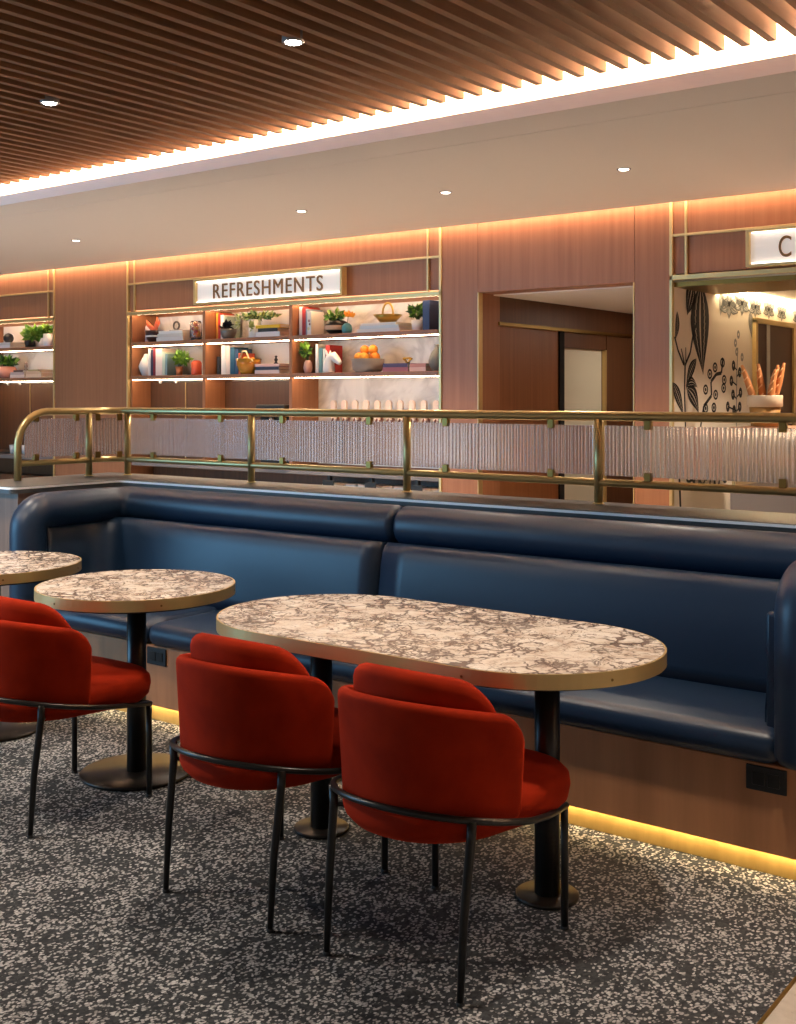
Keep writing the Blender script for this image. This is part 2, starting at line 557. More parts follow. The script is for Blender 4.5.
b = MB(); b.box(DOOR[1] , DOOR[1] + .1, YW + .5, 10.2, 0, 2.17, W); b.box(XD, DOOR[1], 10.2, 10.3, 0, 2.2, W); b.build('wall_corridor_right', kind='structure')
b = MB(); b.box(XD - .13, XD - .05, 7.87, 8.58, 0, 1.845, M['cream_door'], .004)
d1 = b.build('door_1', kind='structure')
b = MB(); b.box(XD - .045, XD - .012, 8.58, 8.60, 0, 1.845, M['brass']); b.box(XD-.10, XD-.04, 7.86, 7.88, 0, 1.845, M['brass_dark']); o = b.build('door_frame', d1)
l = bpy.data.lights.new('corridor_light', 'AREA'); l.energy = 9; l.size = .5; l.color = (1, .9, .75)
o = bpy.data.objects.new('corridor_light', l); COL.objects.link(o); o.location = (-3.5, 8.6, 2.15)

# ------------------------------------------------------------------ shelving units
S1, S2 = 1.938, 1.645
ST = .034
def shelving(name, label, x0, x1, divs, marble_cells, lower):
    t = thing(name, label, 'shelving')
    b = MB(); b.box(x0 + .02, x1 - .02, YB - .012, YB - .001, .93, ZS - .03, M['marble_wall']); b.build('back_panel', t)
    for xx in (x0 + .021, x1 - .041):
        b = MB(); b.box(xx, xx + .02, YW + .021, YB - .012, .93, ZS - .03, W); b.build('side_panel', t)
    for xx in divs:
        b = MB(); b.box(xx - .016, xx + .016, YW + .004, YB - .012, .93, ZS - .03, W, .002, 1); b.build('divider', t)
    xs = [x0 + .041] + divs + [x1 - .041]
    for z in (S1, S2):
        for a, c in zip(xs, xs[1:]):
            aa = a if a == xs[0] else a + .016
            cc = c if c == xs[-1] else c - .016
            b = MB(); b.box(aa, cc, YW + .004, YB - .012, z - ST, z, W, .002, 1); sh = b.build('shelf', t)
            b = MB(); b.box(aa + .02, cc - .005, YW + .012, YW + .026, z - ST - .006, z - ST, M['led_shelf']); b.build('light_strip', sh)
    for a, c in zip(xs, xs[1:]):
        b = MB(); b.box(a + .02, c - .02, YW + .045, YW + .057, ZS - .026, ZS - .014, M['led_shelf']); b.build('light_strip', t)
    for (a, c, split) in lower:
        b = MB()
        ss = [a] + split + [c]
        for p, q in zip(ss, ss[1:]):
            b.box(p + .003, q - .003, YB - .10, YB - .013, .93, S2 - ST - .02, D, .002, 1)
        b.build('lower_panel', t)
        for sx in split:
            b = MB(); b.box(sx - .004, sx + .004, YB - .106, YB - .10, .93, S2 - ST - .02, M['brass']); b.build('edge_strip', t)
            for dx in (-.18, .02):
                b = MB(); b.lathe([(.012, 0), (.016, -.012), (.012, -.03), (.004, -.034)], (sx + dx, YW + .10, S2 - ST), M['white'], 12); b.build('spotlight', t)
    return t
DV = [-7.028, -6.058]
shelving('shelving_unit', 'recessed wooden shelving with light strips under the lettered REFRESHMENTS sign', N2[0], N2[1], DV, None,
         [(N2[0] + .041, DV[0] - .016, [-7.62 + .13]), (DV[0] + .016, DV[1] - .10, [])])
shelving('shelving_unit', 'recessed wooden shelving with light strips at the left edge of the photo', -12.6, N1R, [-11.4, -10.31], None,
         [(-10.29, N1R - .041, [-9.72])])

# back counters
def counter(label, x0, x1):
    t = thing('back_counter', label, 'counter')
    b = MB(); b.box(x0 + .02, x1 - .02, YW - .02 + .05, YB - .013, .86, .90, M['grey_panel'], .003, 1); b.build('worktop', t)
    b = MB(); b.box(x0 + .02, x1 - .02, YW + .10, YB - .013, 0, .70, D); b.build('base', t)
    b = MB(); b.box(x0 + .02, x1 - .02, YB - .05, YB - .013, .70, .86, D); b.build('recess_back', t)
    return t
ct = counter('grey back counter below the lettered shelving with drink taps above', N2[0], N2[1])
counter('grey back counter below the shelving at the left edge', -12.6, N1R)
# containers on the lower counter shelf with dark label plates
for i in range(10):
    x = -5.83 + i * .115
    b = MB(); b.box(x, x + .105, YW + .115, YW + .25, .7015, .79, M['white'], .006, 2)
    b.box(x + .004, x + .101, YW + .119, YW + .246, .79, .80, C('f4d9c4'), .003, 1)
    tag(b.build('container'), 'pale square container in the row under the back counter worktop', 'container', 'containers under the back counter')
for i, x in enumerate((-5.69, -5.28, -4.86)):
    b = MB(); b.box(x - .055, x + .055, YW + .02, YW + .028, .775, .828, M['plastic_black'], .003, 1); b.box(x - .012, x + .012, YW + .028, YW + .06, .815, .859, M['plastic_black'])
    tag(b.build('label_plate'), 'small dark label plate under the back counter, %s of three' % ('first from the left', 'middle one', 'rightmost')[i], 'label plate', 'label plates under the counter')
# drink taps on the marble
def tap(x):
    t = thing('drink_tap', 'pale pink paddle drink tap in the row on the marble splashback', 'drink tap', (x, 6.885, 1.285), 'drink taps on the splashback')
    b = MB()
    pts = arc(0, .125, .026, 0, PI, 8) + [(-.020, 0.0), (.020, 0.0)]
    b.poly(pts, -.010, .010, C('f8dcc6', .4)); b.build('handle', t)
    b = MB(); b.tube([(0, .004, .02), (0, .045, .005), (0, .057, 0.)], .008, C('8a5a44', .4), 8); b.lathe([(.02, 0), (.02, .01)], (0, .050, 0), C('8a5a44', .4), 12, mtx=Matrix.Rotation(PI / 2, 3, 'X')); b.build('spout', t)
    b = MB(); b.tube([(0, -.002, .012), (0, -.02, -.01), (-.004, -.025, -.04)], .008, C('7a4a38', .4), 8); b.build('nozzle', t)
    return t
for i in range(10):
    tap(-5.822 + i * .109)

# ------------------------------------------------------------------ signs
def lettering(text, x, y, z, cap, squeeze, parent):
    cu = bpy.data.curves.new('lettering', 'FONT'); cu.body = text; cu.size = cap / .70; cu.extrude = .004
    cu.space_character = 1.16; cu.offset = 0.
    cu.materials.append(M['letter'])
    o = bpy.data.objects.new('lettering', cu); COL.objects.link(o)
    o.location = (x, y, z); o.rotation_euler = (PI / 2, 0, 0); o.scale = (squeeze, 1, 1)
    bpy.context.view_layer.update()
    me = bpy.data.meshes.new_from_object(o.evaluated_get(bpy.context.evaluated_depsgraph_get()))
    mo = bpy.data.objects.new('lettering', me); COL.objects.link(mo)
    mo.matrix_world = o.matrix_world.copy()
    bpy.data.objects.remove(o); bpy.data.curves.remove(cu); mo.name = 'lettering'
    mo.parent = parent
    return mo
def sign(label, x0, x1, z0, z1, text, tx, cap, sq):
    t = thing('sign', label, 'sign')
    y0 = YW - .055
    b = MB(); b.box(x0, x1, y0 + .012, YW - .013, z0, z1, M['sign_panel']); b.build('panel', t)
    b = MB()
    for q in ((x0, x1, z0 - .010, z0 + .006), (x0, x1, z1 - .006, z1 + .010)):
        b.box(q[0] - .012, q[1] + .012, y0 - .02, YW - .013, q[2], q[3], M['brass'], .002, 1)
    for q in ((x0 - .012, x0 + .008), (x1 - .008, x1 + .012)):
        b.box(q[0], q[1], y0 - .02, YW - .013, z0, z1, M['brass'], .002, 1)
    b.build('frame', t)
    b = MB()
    for za, zb in ((z0 + .007, z0 + .015), (z1 - .015, z1 - .007)):
        b.box(x0 + .02, x1 - .02, y0 - .010, y0 + .0, za, zb, M['led_sign'])
    b.build('light_strip', t)
    lettering(text, tx, y0 + .006, (z0 + z1) / 2 - cap / 2, cap, sq, t)
    return t
sign('long lit white sign with bronze REFRESHMENTS lettering above the shelves', -7.06, -5.487, 2.230, 2.418, 'REFRESHMENTS', -6.872, .118, .90)
sign('lit white sign showing a bronze letter C at the right edge', -2.405, -1.2, 2.225, 2.425, 'C', -2.236, .122, .66)

# ------------------------------------------------------------------ serving opening on the right
b = MB(); b.box(N3L, N3L + .02, YW + .021, 10.5, 0, 2.6, M['mural_paper'])
b.build('wall_mural', kind='structure')
b = MB(); b.box(N3L, 2, YW + .021, 7.30, 2.135, 2.165, M['brass_dark']); b.box(N3L, 2, 7.30, 10.5, 2.19, 2.22, M['plaster']); b.box(N3L, 2, 7.28, 7.31, 2.135, 2.2, M['brass_dark'])
b.build('ceiling_niche', kind='structure')
b = MB(); b.box(N3L - .06, 2, 10.5, 10.6, 0, 2.6, M['mural_paper']); b.build('wall_niche_back', kind='structure')
b = MB(); b.box(N3L + .03, N3L + .06, 7.33, 10.4, 2.172, 2.186, M['led_cafe']); tag(b.build('niche_light_strip'), 'bright light strip at the ceiling edge along the mural wall', 'light strip')
spot(-1.75, 7.0, 2.12, 110, WC, 140)  # added fill spot without a fixture, brightens the bread and mural
# service door in the mural wall
b = MB(); XM = N3L + .02
b.box(XM + .001, XM + .012, 8.03, 8.83, 0, 1.985, C('4b2a1b')); d2 = b.build('door_2', kind='structure')
b = MB(); 
for q in ((8.00, 8.04, 0, 2.01), (8.82, 8.86, 0, 2.01), (8.00, 8.86, 1.985, 2.02)):
    b.box(XM + .001, XM + .03, q[0], q[1], q[2], q[3], M['brass'])
b.build('door_frame', d2)
b = MB(); b.box(XM + .012, XM + .018, 8.26, 8.32, 0, 1.985, C('b9b4ac')); b.build('glass_strip', d2)

# botanical mural: inked leaves and berries, wall coordinates (Y, Z)
def leaf_pts(p0, p1, wid, bend=0., n=14, tip=1.2):
    a = Vector(p0); c = Vector(p1); d = c - a; L = d.length; u = d / L; v = Vector((-u.y, u.x))
    up, dn = [], []
    for k in range(n + 1):
        t = k / n
        w = wid * math.sin(PI * t ** .75) ** tip
        m_ = a + d * t + v * bend * math.sin(PI * t)
        up.append(m_ + v * w); dn.append(m_ - v * w)
    return up, dn
mx = N3L + .0205
def ink_poly(b, pts, m, dx=0.):
    b.poly([(p[0], p[1]) for p in pts], mx + dx, mx + dx + .0015, m, 'yz')
def ink_leaf(b, p0, p1, wid, bend=0., lines=6, m=None):
    up, dn = leaf_pts(p0, p1, wid, bend)
    m = m or M['ink']
    # dark blade halves split by a pale rib, with pale hatch lines left open
    n = len(up)
    for side in (up, dn):
        for j in range(n - 1):
            mid0 = (up[j] + dn[j]) / 2; mid1 = (up[j + 1] + dn[j + 1]) / 2
            e0, e1 = side[j], side[j + 1]
            r = .08 + .10 * ((j * 7) % 3) / 2
            a0 = mid0.lerp(e0, .08); a1 = mid1.lerp(e1, .08)
            c0 = mid0.lerp(e0, .50); c1 = mid1.lerp(e1, .42)
            f0 = mid0.lerp(e0, .58); f1 = mid1.lerp(e1, .50)
            for q in ((a0, a1, c1, c0), (f0, f1, e1, e0)):
                if (q[0] - q[3]).length > .0015 or (q[1] - q[2]).length > .0015:
                    b.faces([(mx + .0015, p.x, p.y) for p in q], [(0, 1, 2, 3)], m)
def ink_line(b, pts, w, m=None):
    m = m or M['ink']
    P = [Vector(p) for p in pts]
    for k in range(len(P) - 1):
        d = P[k + 1] - P[k]
        if d.length < 1e-5: continue
        v = Vector((-d.y, d.x)).normalized() * w
        b.faces([(mx + .0015, q.x, q.y) for q in (P[k] + v, P[k] - v, P[k + 1] - v, P[k + 1] + v)], [(0, 1, 2, 3)], m)
def ring_(b, c, r, w, sy=1.2, m=None):
    m = m or M['ink']
    n = 16
    for k in range(n):
        a0, a1 = 2 * PI * k / n, 2 * PI * (k + 1) / n
        q = [(c[0] + sy * rr * math.cos(a), c[1] + rr * math.sin(a)) for rr, a in ((r, a0), (r, a1), (r - w, a1), (r - w, a0))]
        b.faces([(mx + .0015, p[0], p[1]) for p in q], [(0, 1, 2, 3)], m)
b = MB()
ink_leaf(b, (6.95, 2.19), (6.85, 1.97), .075)
ink_leaf(b, (7.07, 2.19), (7.11, 1.60), .15, -.03)
ink_leaf(b, (6.70, 1.99), (6.66, 1.80), .030, .02)
ink_leaf(b, (7.00, 1.705), (6.83, 1.50), .040, -.02)
ink_leaf(b, (6.85, 1.515), (7.04, 1.35), .060, .03)
ink_leaf(b, (6.63, 1.55), (6.80, 1.34), .045, .01)
ink_leaf(b, (6.83, 1.53), (7.02, 1.52), .035, .03)
ink_line(b, [(7.0, 1.93), (6.94, 1.84), (6.90, 1.74), (6.82, 1.66), (6.81, 1.5), (6.83, 1.2)], .010)
ink_line(b, [(6.66, 1.83), (6.71, 1.75), (6.80, 1.66)], .009)
for q in ([(6.76, 1.76), (6.81, 1.67)], [(6.83, 1.77), (6.83, 1.68)], [(6.78, 1.72), (6.82, 1.64)]): ink_line(b, q, .006)
ink_line(b, [(7.06, 1.25), (7.12, 1.40), (7.25, 1.47), (7.24, 1.56), (7.33, 1.61), (7.42, 1.62), (7.45, 1.72)], .012)
for c_ in [(7.22, 1.61), (7.31, 1.655), (7.44, 1.69), (7.47, 1.575), (7.15, 1.508), (7.32, 1.475), (7.29, 1.39), (7.15, 1.386), (7.46, 1.52)]:
    ring_(b, c_, .034, .014); ring_(b, c_, .012, .011)
ink_line(b, [(7.69, 1.2), (7.70, 1.62), (7.72, 1.80)], .007, M['ink_grey'])
for c_ in [(7.64, 1.674), (7.755, 1.63), (7.60, 1.57), (7.77, 1.49), (7.63, 1.476), (7.535, 1.395), (7.755, 1.393), (7.65, 1.37)]:
    ring_(b, c_, .036, .026, .9, M['ink']); ink_line(b, [(7.70, c_[1] - .03), c_], .006)
for c_ in [(7.80, 1.736), (7.675, 1.83), (7.73, 1.89), (7.70, 1.77)]:
    ring_(b, c_, .030, .020, .9, M['ink_grey'])
# blossoms along the top
for (c_, r) in [((7.56, 2.09), .10), ((7.80, 2.11), .085), ((8.06, 2.10), .075), ((8.34, 2.10), .07), ((8.62, 2.09), .06), ((8.98, 2.08), .06)]:
    for j in range(6):
        a = .5 + j * PI / 3
        tip = (c_[0] + 1.9 * r * math.cos(a), c_[1] + min(r * math.sin(a), 2.165 - c_[1]))
        ink_leaf(b, (c_[0] + .012 * math.cos(a), c_[1] + .008 * math.sin(a)), tip, r * .42, 0, m=M['ink_grey'])
        up_, dn_ = leaf_pts((c_[0], c_[1]), tip, r * .44)
        ink_line(b, up_, .0025); ink_line(b, dn_, .0025)
    ring_(b, c_, r * .2, r * .12, 1.2)
ink_leaf(b, (7.42, 2.16), (7.40, 2.0), .045, .01, m=M['ink_grey'])
ink_leaf(b, (7.95, 2.06), (7.99, 1.87), .05, .01, m=M['ink_grey'])
for (y, z, a) in [(6.95, .95, .4), (7.1, .98, -.5), (7.3, .94, .2), (7.5, .97, .6)]:
    for j in range(5):
        ring_(b, (y + .07 * math.cos(a + j * 1.3), z + .05 * math.sin(a + j * 1.3)), .04, .018)
ink_line(b, [(6.72, 1.1), (6.75, .75)], .014)
mur = b.build('mural', bpy.data.objects['wall_mural'], recalc=False)

# display counter with the bread pot
t = thing('display_counter', 'grey display counter with lit glass case at the right edge behind the railing', 'counter')
b = MB(); b.box(-2.58, 1.0, 6.75, 7.30, 0, .92, M['grey_panel'], .004, 1); b.build('body', t)
b = MB(); b.box(-2.58, 1.0, 6.75, 7.30, 1.255, 1.28, W, .003, 1); b.build('top', t)
b = MB(); b.box(-2.56, 1.0, 6.77, 6.778, .92, 1.255, M['clear_glass']); b.build('glass_front', t)
b = MB(); b.box(-2.55, 1.0, 6.95, 7.28, 1.06, 1.075, C('e8a978')); b.build('shelf', t)
b = MB(); b.box(-2.5, .9, 6.80, 6.82, 1.240, 1.254, M['led_shelf']); b.build('light_strip', t)
b = MB(); b.box(-2.58, -2.555, 6.78, 7.28, .92, 1.255, M['brass']); b.build('side_panel', t)
pt = thing('bread_pot', 'cream and brown two-tone pot holding baguettes on the display counter', 'pot', (-2.427, 6.92, 1.281))
b = MB(); b.lathe([(.07, 0), (.082, .004), (.092, .125), (.088, .125), (.07, .012), (.002, .010)], (0, 0, 0), C('a87a3c'), 32); b.build('bowl', pt)
b = MB(); b.lathe([(.0945, .118), (.104, .122), (.106, .185), (.103, .19), (.098, .188), (.096, .13), (.0945, .118)], (0, 0, 0), C('c9b294'), 32, cap=False); b.build('rim_band', pt)
def baguette(p0, p1, label):
    b = MB(); a, c_ = Vector(p0), Vector(p1)
    n = 14; path, rad = [], []
    for j in range(n + 1):
        u = j / n
        path.append(a.lerp(c_, u)); rad.append(  .004 + .018 * math.sin(PI * min(max(u, .02), .98)) ** .55)
    b.tube(path, .02, C('c98046', .7), 12, radii=rad)
    d = (c_ - a)
    for u in (.45, .6, .75, .88):
        p = a + d * u
        b.tube([p + Vector((-.012, -.020, -.012)), p + Vector((0, -.024, 0)), p + Vector((.012, -.020, .014))], .004, C('e3b27c', .8), 6)
    tag(b.build('baguette'), label, 'baguette', 'baguettes in the pot')
z0 = 1.31
baguette((-2.440, 6.900, z0), (-2.560, 6.895, 1.655), 'golden baguette in the pot leaning furthest left')
baguette((-2.432, 6.960, z0), (-2.488, 6.975, 1.665), 'golden baguette in the pot, second from the left')
baguette((-2.388, 6.958, z0), (-2.365, 6.972, 1.655), 'golden baguette in the pot, middle of the five')
baguette((-2.402, 6.872, z0), (-2.347, 6.872, 1.625), 'golden baguette in the pot, shortest, at the front right')
baguette((-2.405, 6.916, z0), (-2.311, 6.924, 1.665), 'golden baguette in the pot leaning furthest right')

# ------------------------------------------------------------------ partition, ledge
b = MB(); b.box(-5.60, 1.2, 4.205, 4.54, 0, .965, M['partition_wood']); b.box(-5.60, -5.10, 3.53, 4.205, 0, .965, M['partition_wood']); b.box(-5.10, -5.012, 3.53, 4.205, 0, .82, M['bench_wood'])
b.build('partition', kind='structure')
def round_l(off, r=.05):
    """outline of the L-shaped ledge, grown by off"""
    x0, x1, xi = -5.63 - off, 1.2, -5.085 + off
    y0, yi, y1 = 3.49 - off, 4.17 - off, 4.565 + off
    pts = arc(x0 + r, y0 + r, r, PI, 1.5 * PI, 6) + arc(xi - r, y0 + r, r, 1.5 * PI, 2 * PI, 6)
    rr = .05
    pts += [(xi + rr - rr * math.cos(a), yi - rr + rr * math.sin(a)) for a in [PI / 2 * j / 6 for j in range(7)]]
    pts += [(x1, yi), (x1, y1)] + arc(x0 + r, y1 - r, r, PI / 2, PI, 6)
    return pts
t = thing('ledge', 'dark grey stone ledge with a bright front edge carrying the brass railing', 'ledge')
b = MB(); b.poly(round_l(0), .966, 1.0, M['stone_ledge'], 'xy'); b.build('slab', t)
b = MB(); b.poly(round_l(.004), .987, .998, M['steel_trim'], 'xy'); b.build('edge_trim', t)

# ------------------------------------------------------------------ brass railing with reeded glass
t = thing('railing', 'brass tube railing with reeded glass panels standing on the grey ledge', 'railing', (0, 0, 0))
XR, YR, RZ = -5.47, 4.47, 1.378
def flat_path(r, y0=3.785):
    return [(XR, y0)] + [(XR + r - r * math.cos(a), YR - r + r * math.sin(a)) for a in [PI / 2 * j / 8 for j in range(9)]] + [(1.1, YR)]
fp = flat_path(.10)
top = [(XR, 3.785, 1.001), (XR, 3.785, RZ - .19)] + [(XR, 3.785 + .19 - .19 * math.cos(a), RZ - .19 + .19 * math.sin(a)) for a in [PI / 2 * j / 8 for j in range(1, 9)]]
top += [(x, y, RZ) for x, y in fp[1:]]
b = MB(); b.tube(top, .0205, M['brass_rail'], 16); b.build('top_rail', t)
b = MB(); b.tube([(x, y, 1.093) for x, y in flat_path(.10, 3.80)], .0165, M['brass_rail'], 14); b.build('lower_rail', t)
posts = [(XR, 4.264), (-5.375, YR), (-4.36, YR), (-3.316, YR), (-2.29, YR), (-1.265, YR), (-.24, YR)]
for (x, y) in posts:
    b = MB(); b.tube([(x, y, 1.001), (x, y, RZ - .012)], .019, M['brass_rail'], 16)
    b.lathe([(.019, 0), (.026, 0), (.026, .004), (.019, .006)], (x, y, 1.0), M['brass_rail'], 20, cap=False); b.build('post', t)
def panel(p0, p1):
    a, c_ = Vector((*p0, 0)), Vector((*p1, 0)); d = c_ - a; L = d.length; u = d / L; v = Vector((u.y, -u.x, 0))
    gap = .030 if L > .3 else .022
    s = 6; rg = random.Random(int(L * 1000))
    cuts = [gap]
    while cuts[-1] < L - gap - .012: cuts.append(cuts[-1] + .017 * rg.uniform(.75, 1.3))
    cuts[-1] = L - gap
    front, back = [], []
    for q0, q1 in zip(cuts, cuts[1:]):
        for j in range(s):
            q = q0 + (q1 - q0) * j / s
            front.append(a + u * q + v * (.004 + .0030 * math.sin(PI * j / s))); back.append(a + u * q - v * .004)
    front.append(a + u * cuts[-1] + v * .004); back.append(a + u * cuts[-1] - v * .004)
    ring = front + back[::-1]
    b = MB()
    b.rings([[(p.x, p.y, z) for p in ring] for z in (1.124, 1.338)], M['reeded'], smooth=False)
    b.build('glass_panel', t)
    for q in ((.23, L - .23) if L > .6 else ((.10, L - .09) if L > .3 else (.05, L - .05))):
        for z0, z1 in ((1.106, 1.142), (1.322, 1.362)):
            b = MB(); p = a + u * q
            mtx = Matrix.Translation(p) @ Matrix.Rotation(math.atan2(u.y, u.x), 4, 'Z')
            b.box(-.015, .015, -.014, .013, z0, z1, M['brass_dark'], .002, 1, mtx=mtx); b.build('clip', t)
panel((XR, 3.80), (XR, 4.264)); panel(posts[0], posts[1])
for p, q in zip(posts[1:], posts[2:]):
    panel(p, q)

# ------------------------------------------------------------------ banquette
LX0, LX1 = -5.0, -.955
t = bench = thing('banquette', 'long navy leather banquette with rolled top edge on a lit wooden base', 'banquette')
b = MB(); b.box(LX0, LX1, 3.46, 3.469, .075, .345, M['bench_wood'], .002, 1); b.box(LX0, LX1, 3.469, 4.19, .315, .345, M['bench_wood']); b.build('base_panel', t)
b = MB(); b.box(LX0 + .01, LX1 - .01, 3.494, 3.506, 0.001, .31, M['kick']); b.build('kick_panel', t)
b = MB(); b.box(LX0 + .02, LX1 - .02, 3.472, 3.482, .0762, .082, M['led_kick']); b.build('light_strip', t)
for x0 in (-4.02, -1.27):
    b = MB(); b.box(x0, x0 + .125, 3.452, 3.4595, .262, .338, M['plastic_black'], .003, 2)
    for j in range(2):
        b.box(x0 + .02 + j * .047, x0 + .058 + j * .047, 3.449, 3.453, .280, .320, M['black_steel'], .001, 1)
    b.build('power_outlet', t)
def cushion(x0, x1, y0, y1, z0, z1, name, r=.045):
    b = MB(); b.box(x0, x1, y0, y1, z0, z1, M['leather'], r, 5)
    # slight crown
    for v in b.bm.verts:
        u = (v.co.x - x0) / (x1 - x0); w = (v.co.y - y0) / (y1 - y0)
        if v.co.z > (z0 + z1) / 2:
            v.co.z += .010 * (1 - (2 * w - 1) ** 4)
    for f in b.bm.faces: f.smooth = True
    return b.build(name, t)
cushion(-4.915, -4.005, 3.425, 4.05, .346, .445, 'seat_cushion')
cushion(-4.0, -1.165, 3.425, 4.05, .346, .445, 'seat_cushion')
# padded back: profile (offset from the path, towards the wall +; height)
def sweep(path, prof, name, m, shrink=.03):
    P = [Vector((*p, 0)) for p in path]
    cz = sum(p[1] for p in prof) / len(prof); cd = sum(p[0] for p in prof) / len(prof)
    fr = []
    for k in range(len(P)):
        tt = (P[min(k + 1, len(P) - 1)] - P[max(k - 1, 0)]).normalized()
        fr.append((P[k], tt, Vector((-tt.y, tt.x, 0))))
    rs = []
    steps = 5
    def ring(p, nrm, s):
        out = []
        for d, z in prof:
            dd = cd + (d - cd) * (1 - s * .35) ; 
            zz = cz + (z - cz) * (1 - s * .06)
            out.append((p.x + nrm.x * dd, p.y + nrm.y * dd, zz))
        return out
    p, tt, nr = fr[0]
    for k in range(steps):
        a = k / steps
        rs.append(ring(p + tt * shrink * (1 - math.sqrt(1 - (1 - a) ** 2)), nr, 1 - math.sqrt(1 - (1 - a) ** 2)))
    for p, tt, nr in fr[1:-1] if len(fr) > 2 else []:
        rs.append(ring(p, nr, 0))
    p, tt, nr = fr[-1]
    for k in range(steps - 1, -1, -1):
        a = k / steps
        rs.append(ring(p - tt * shrink * (1 - math.sqrt(1 - (1 - a) ** 2)), nr, 1 - math.sqrt(1 - (1 - a) ** 2)))
    b = MB(); b.rings(rs, m)
    return b.build(name, t)
prof = [(-.036, .440), (-.035, .50), (-.024, .62), (-.008, .74), (.004, .79), (.018, .815), (.045, .828), (.075, .824), (.10, .80), (.115, .74), (.115, .44)]
XA, XS, XE, YP = -4.89, -3.05, -1.205, 3.925
def lin_pts(a, c_, n):
    return [tuple(Vector(a).lerp(Vector(c_), j / n)) for j in range(n + 1)]
ca = .13
left = lin_pts((XA, 3.535), (XA, YP - ca), 6)[:-1] + [(XA + ca - ca * math.cos(a), YP - ca + ca * math.sin(a)) for a in [PI / 2 * j / 8 for j in range(9)]] + lin_pts((XA + ca, YP), (XS - .002, YP), 14)[1:]
right = lin_pts((XS + .002, YP), (XE - ca, YP), 14)[:-1] + [(XE - ca + ca * math.sin(a), YP - ca + ca * math.cos(a)) for a in [PI / 2 * j / 8 for j in range(9)]] + lin_pts((XE, YP - ca), (XE, 3.535), 6)[1:]
sweep(left, prof, 'backrest', M['leather']); sweep(right, prof, 'backrest', M['leather'])
# rolled top bolster that turns down at both ends
RR, RX0, RX1, RY, RZC, YF = .089, -4.907, -1.09, 4.073, .892, 3.455
def bend3(c_, e1, e2, r, n=8):
    return [tuple(Vector(c_) + Vector(e1) * r * math.cos(PI / 2 * j / n) + Vector(e2) * r * math.sin(PI / 2 * j / n)) for j in range(n + 1)]
rb, rc = .092, .12
L = [(RX0, YF, .395), (RX0, YF, .5), (RX0, YF, .62)]
L += bend3((RX0, YF + rb, RZC - rb), (0, -1, 0), (0, 0, 1), rb)
L += bend3((RX0 + rc, RY - rc, RZC), (-1, 0, 0), (0, 1, 0), rc)
L += lin_pts((RX0 + rc, RY, RZC), (XS - .035, RY, RZC), 10)[1:]
b = MB(); b.tube(L, RR, M['leather'], 28, round_end=.03); b.build('bolster', t)
R_ = lin_pts((XS + .035, RY, RZC), (RX1 - rc, RY, RZC), 10)[:-1]
R_ += bend3((RX1 - rc, RY - rc, RZC), (0, 1, 0), (1, 0, 0), rc)
R_ += bend3((RX1, YF + rb, RZC - rb), (0, 0, 1), (0, -1, 0), rb)
R_ += [(RX1, YF, .62), (RX1, YF, .5), (RX1, YF, .395)]
b = MB(); b.tube(R_, RR, M['leather'], 28, round_end=.03); b.build('bolster', t)
# upholstered backing between pad and bolster
b = MB(); b.box(-4.96, -1.06, 4.04, 4.18, .35, .80, M['leather'], .01, 2); b.box(-1.150, -.965, 3.51, 4.1, .35, .80, M['leather'], .01, 2); b.box(-1.226, -1.10, 3.50, 3.545, .425, .80, M['leather'], .012, 3)
b.build('back_frame', t)

# ------------------------------------------------------------------ tables
ZT, TH = .735, .042
def stadium(L, R, n=40):
    return arc(L / 2, 0, R, -PI / 2, PI / 2, n) + arc(-L / 2, 0, R, PI / 2, 1.5 * PI, n)
def table(name, label, x, y, L, R, legs, rdisc, grp=None):
    t = thing(name, label, 'table', (x, y, 0), grp)
    b = MB()
    o = stadium(L, R - .006); z = ZT - .004
    b.poly(o, ZT - TH + .004, ZT, M['marble'], 'xy'); b.build('marble_top', t)
    b = MB()
    out = stadium(L, R); inn = stadium(L, R - .0058)
    b.rings([[(p[0], p[1], ZT - TH) for p in inn], [(p[0], p[1], ZT - TH) for p in out], [(p[0], p[1], ZT - .001) for p in out], [(p[0], p[1], ZT - .001) for p in inn]], M['brass'], cap=False, smooth=False)
    # small fixing screws along the band
    for k in range(0, len(out), 14):
        q = Vector((*out[k], 0)); c_ = Vector((L / 2 if q.x > 0 else -L / 2, 0, 0)); nrm = (q - c_).normalized()
        b.tube([q + Vector((0, 0, ZT - .024)), q + nrm * .0012 + Vector((0, 0, ZT - .024))], .004, M['brass_dark'], 8)
    b.build('brass_band', t)
    b = MB(); b.poly(stadium(L, R - .03, 20), ZT - TH - .010, ZT - TH + .003, M['plastic_black'], 'xy'); b.build('underframe', t)
    for lx in legs:
        b = MB(); b.tube([(lx, 0, .012), (lx, 0, ZT - TH - .010)], .037, M['black_steel'], 28); b.build('column', t)
        b = MB(); b.lathe([(.002, .0), (rdisc - .003, .0), (rdisc, .003), (rdisc, .010), (rdisc - .003, .013), (.002, .014)], (lx, 0, 0), M['black_gloss'], 48); b.build('foot_plate', t)
    return t
table('dining_table', 'long marble table with rounded ends, brass band and two black columns', -2.11, 2.945, .78, .382, (-.435, .435), .093)
table('side_table', 'round marble table with brass band behind the leftmost red chair', -3.50, 2.955, 0.0, .380, (0,), .215, 'round tables')
table('side_table', 'round marble table with brass band cut off by the left edge', -4.46, 2.955, 0.0, .380, (0,), .215, 'round tables')

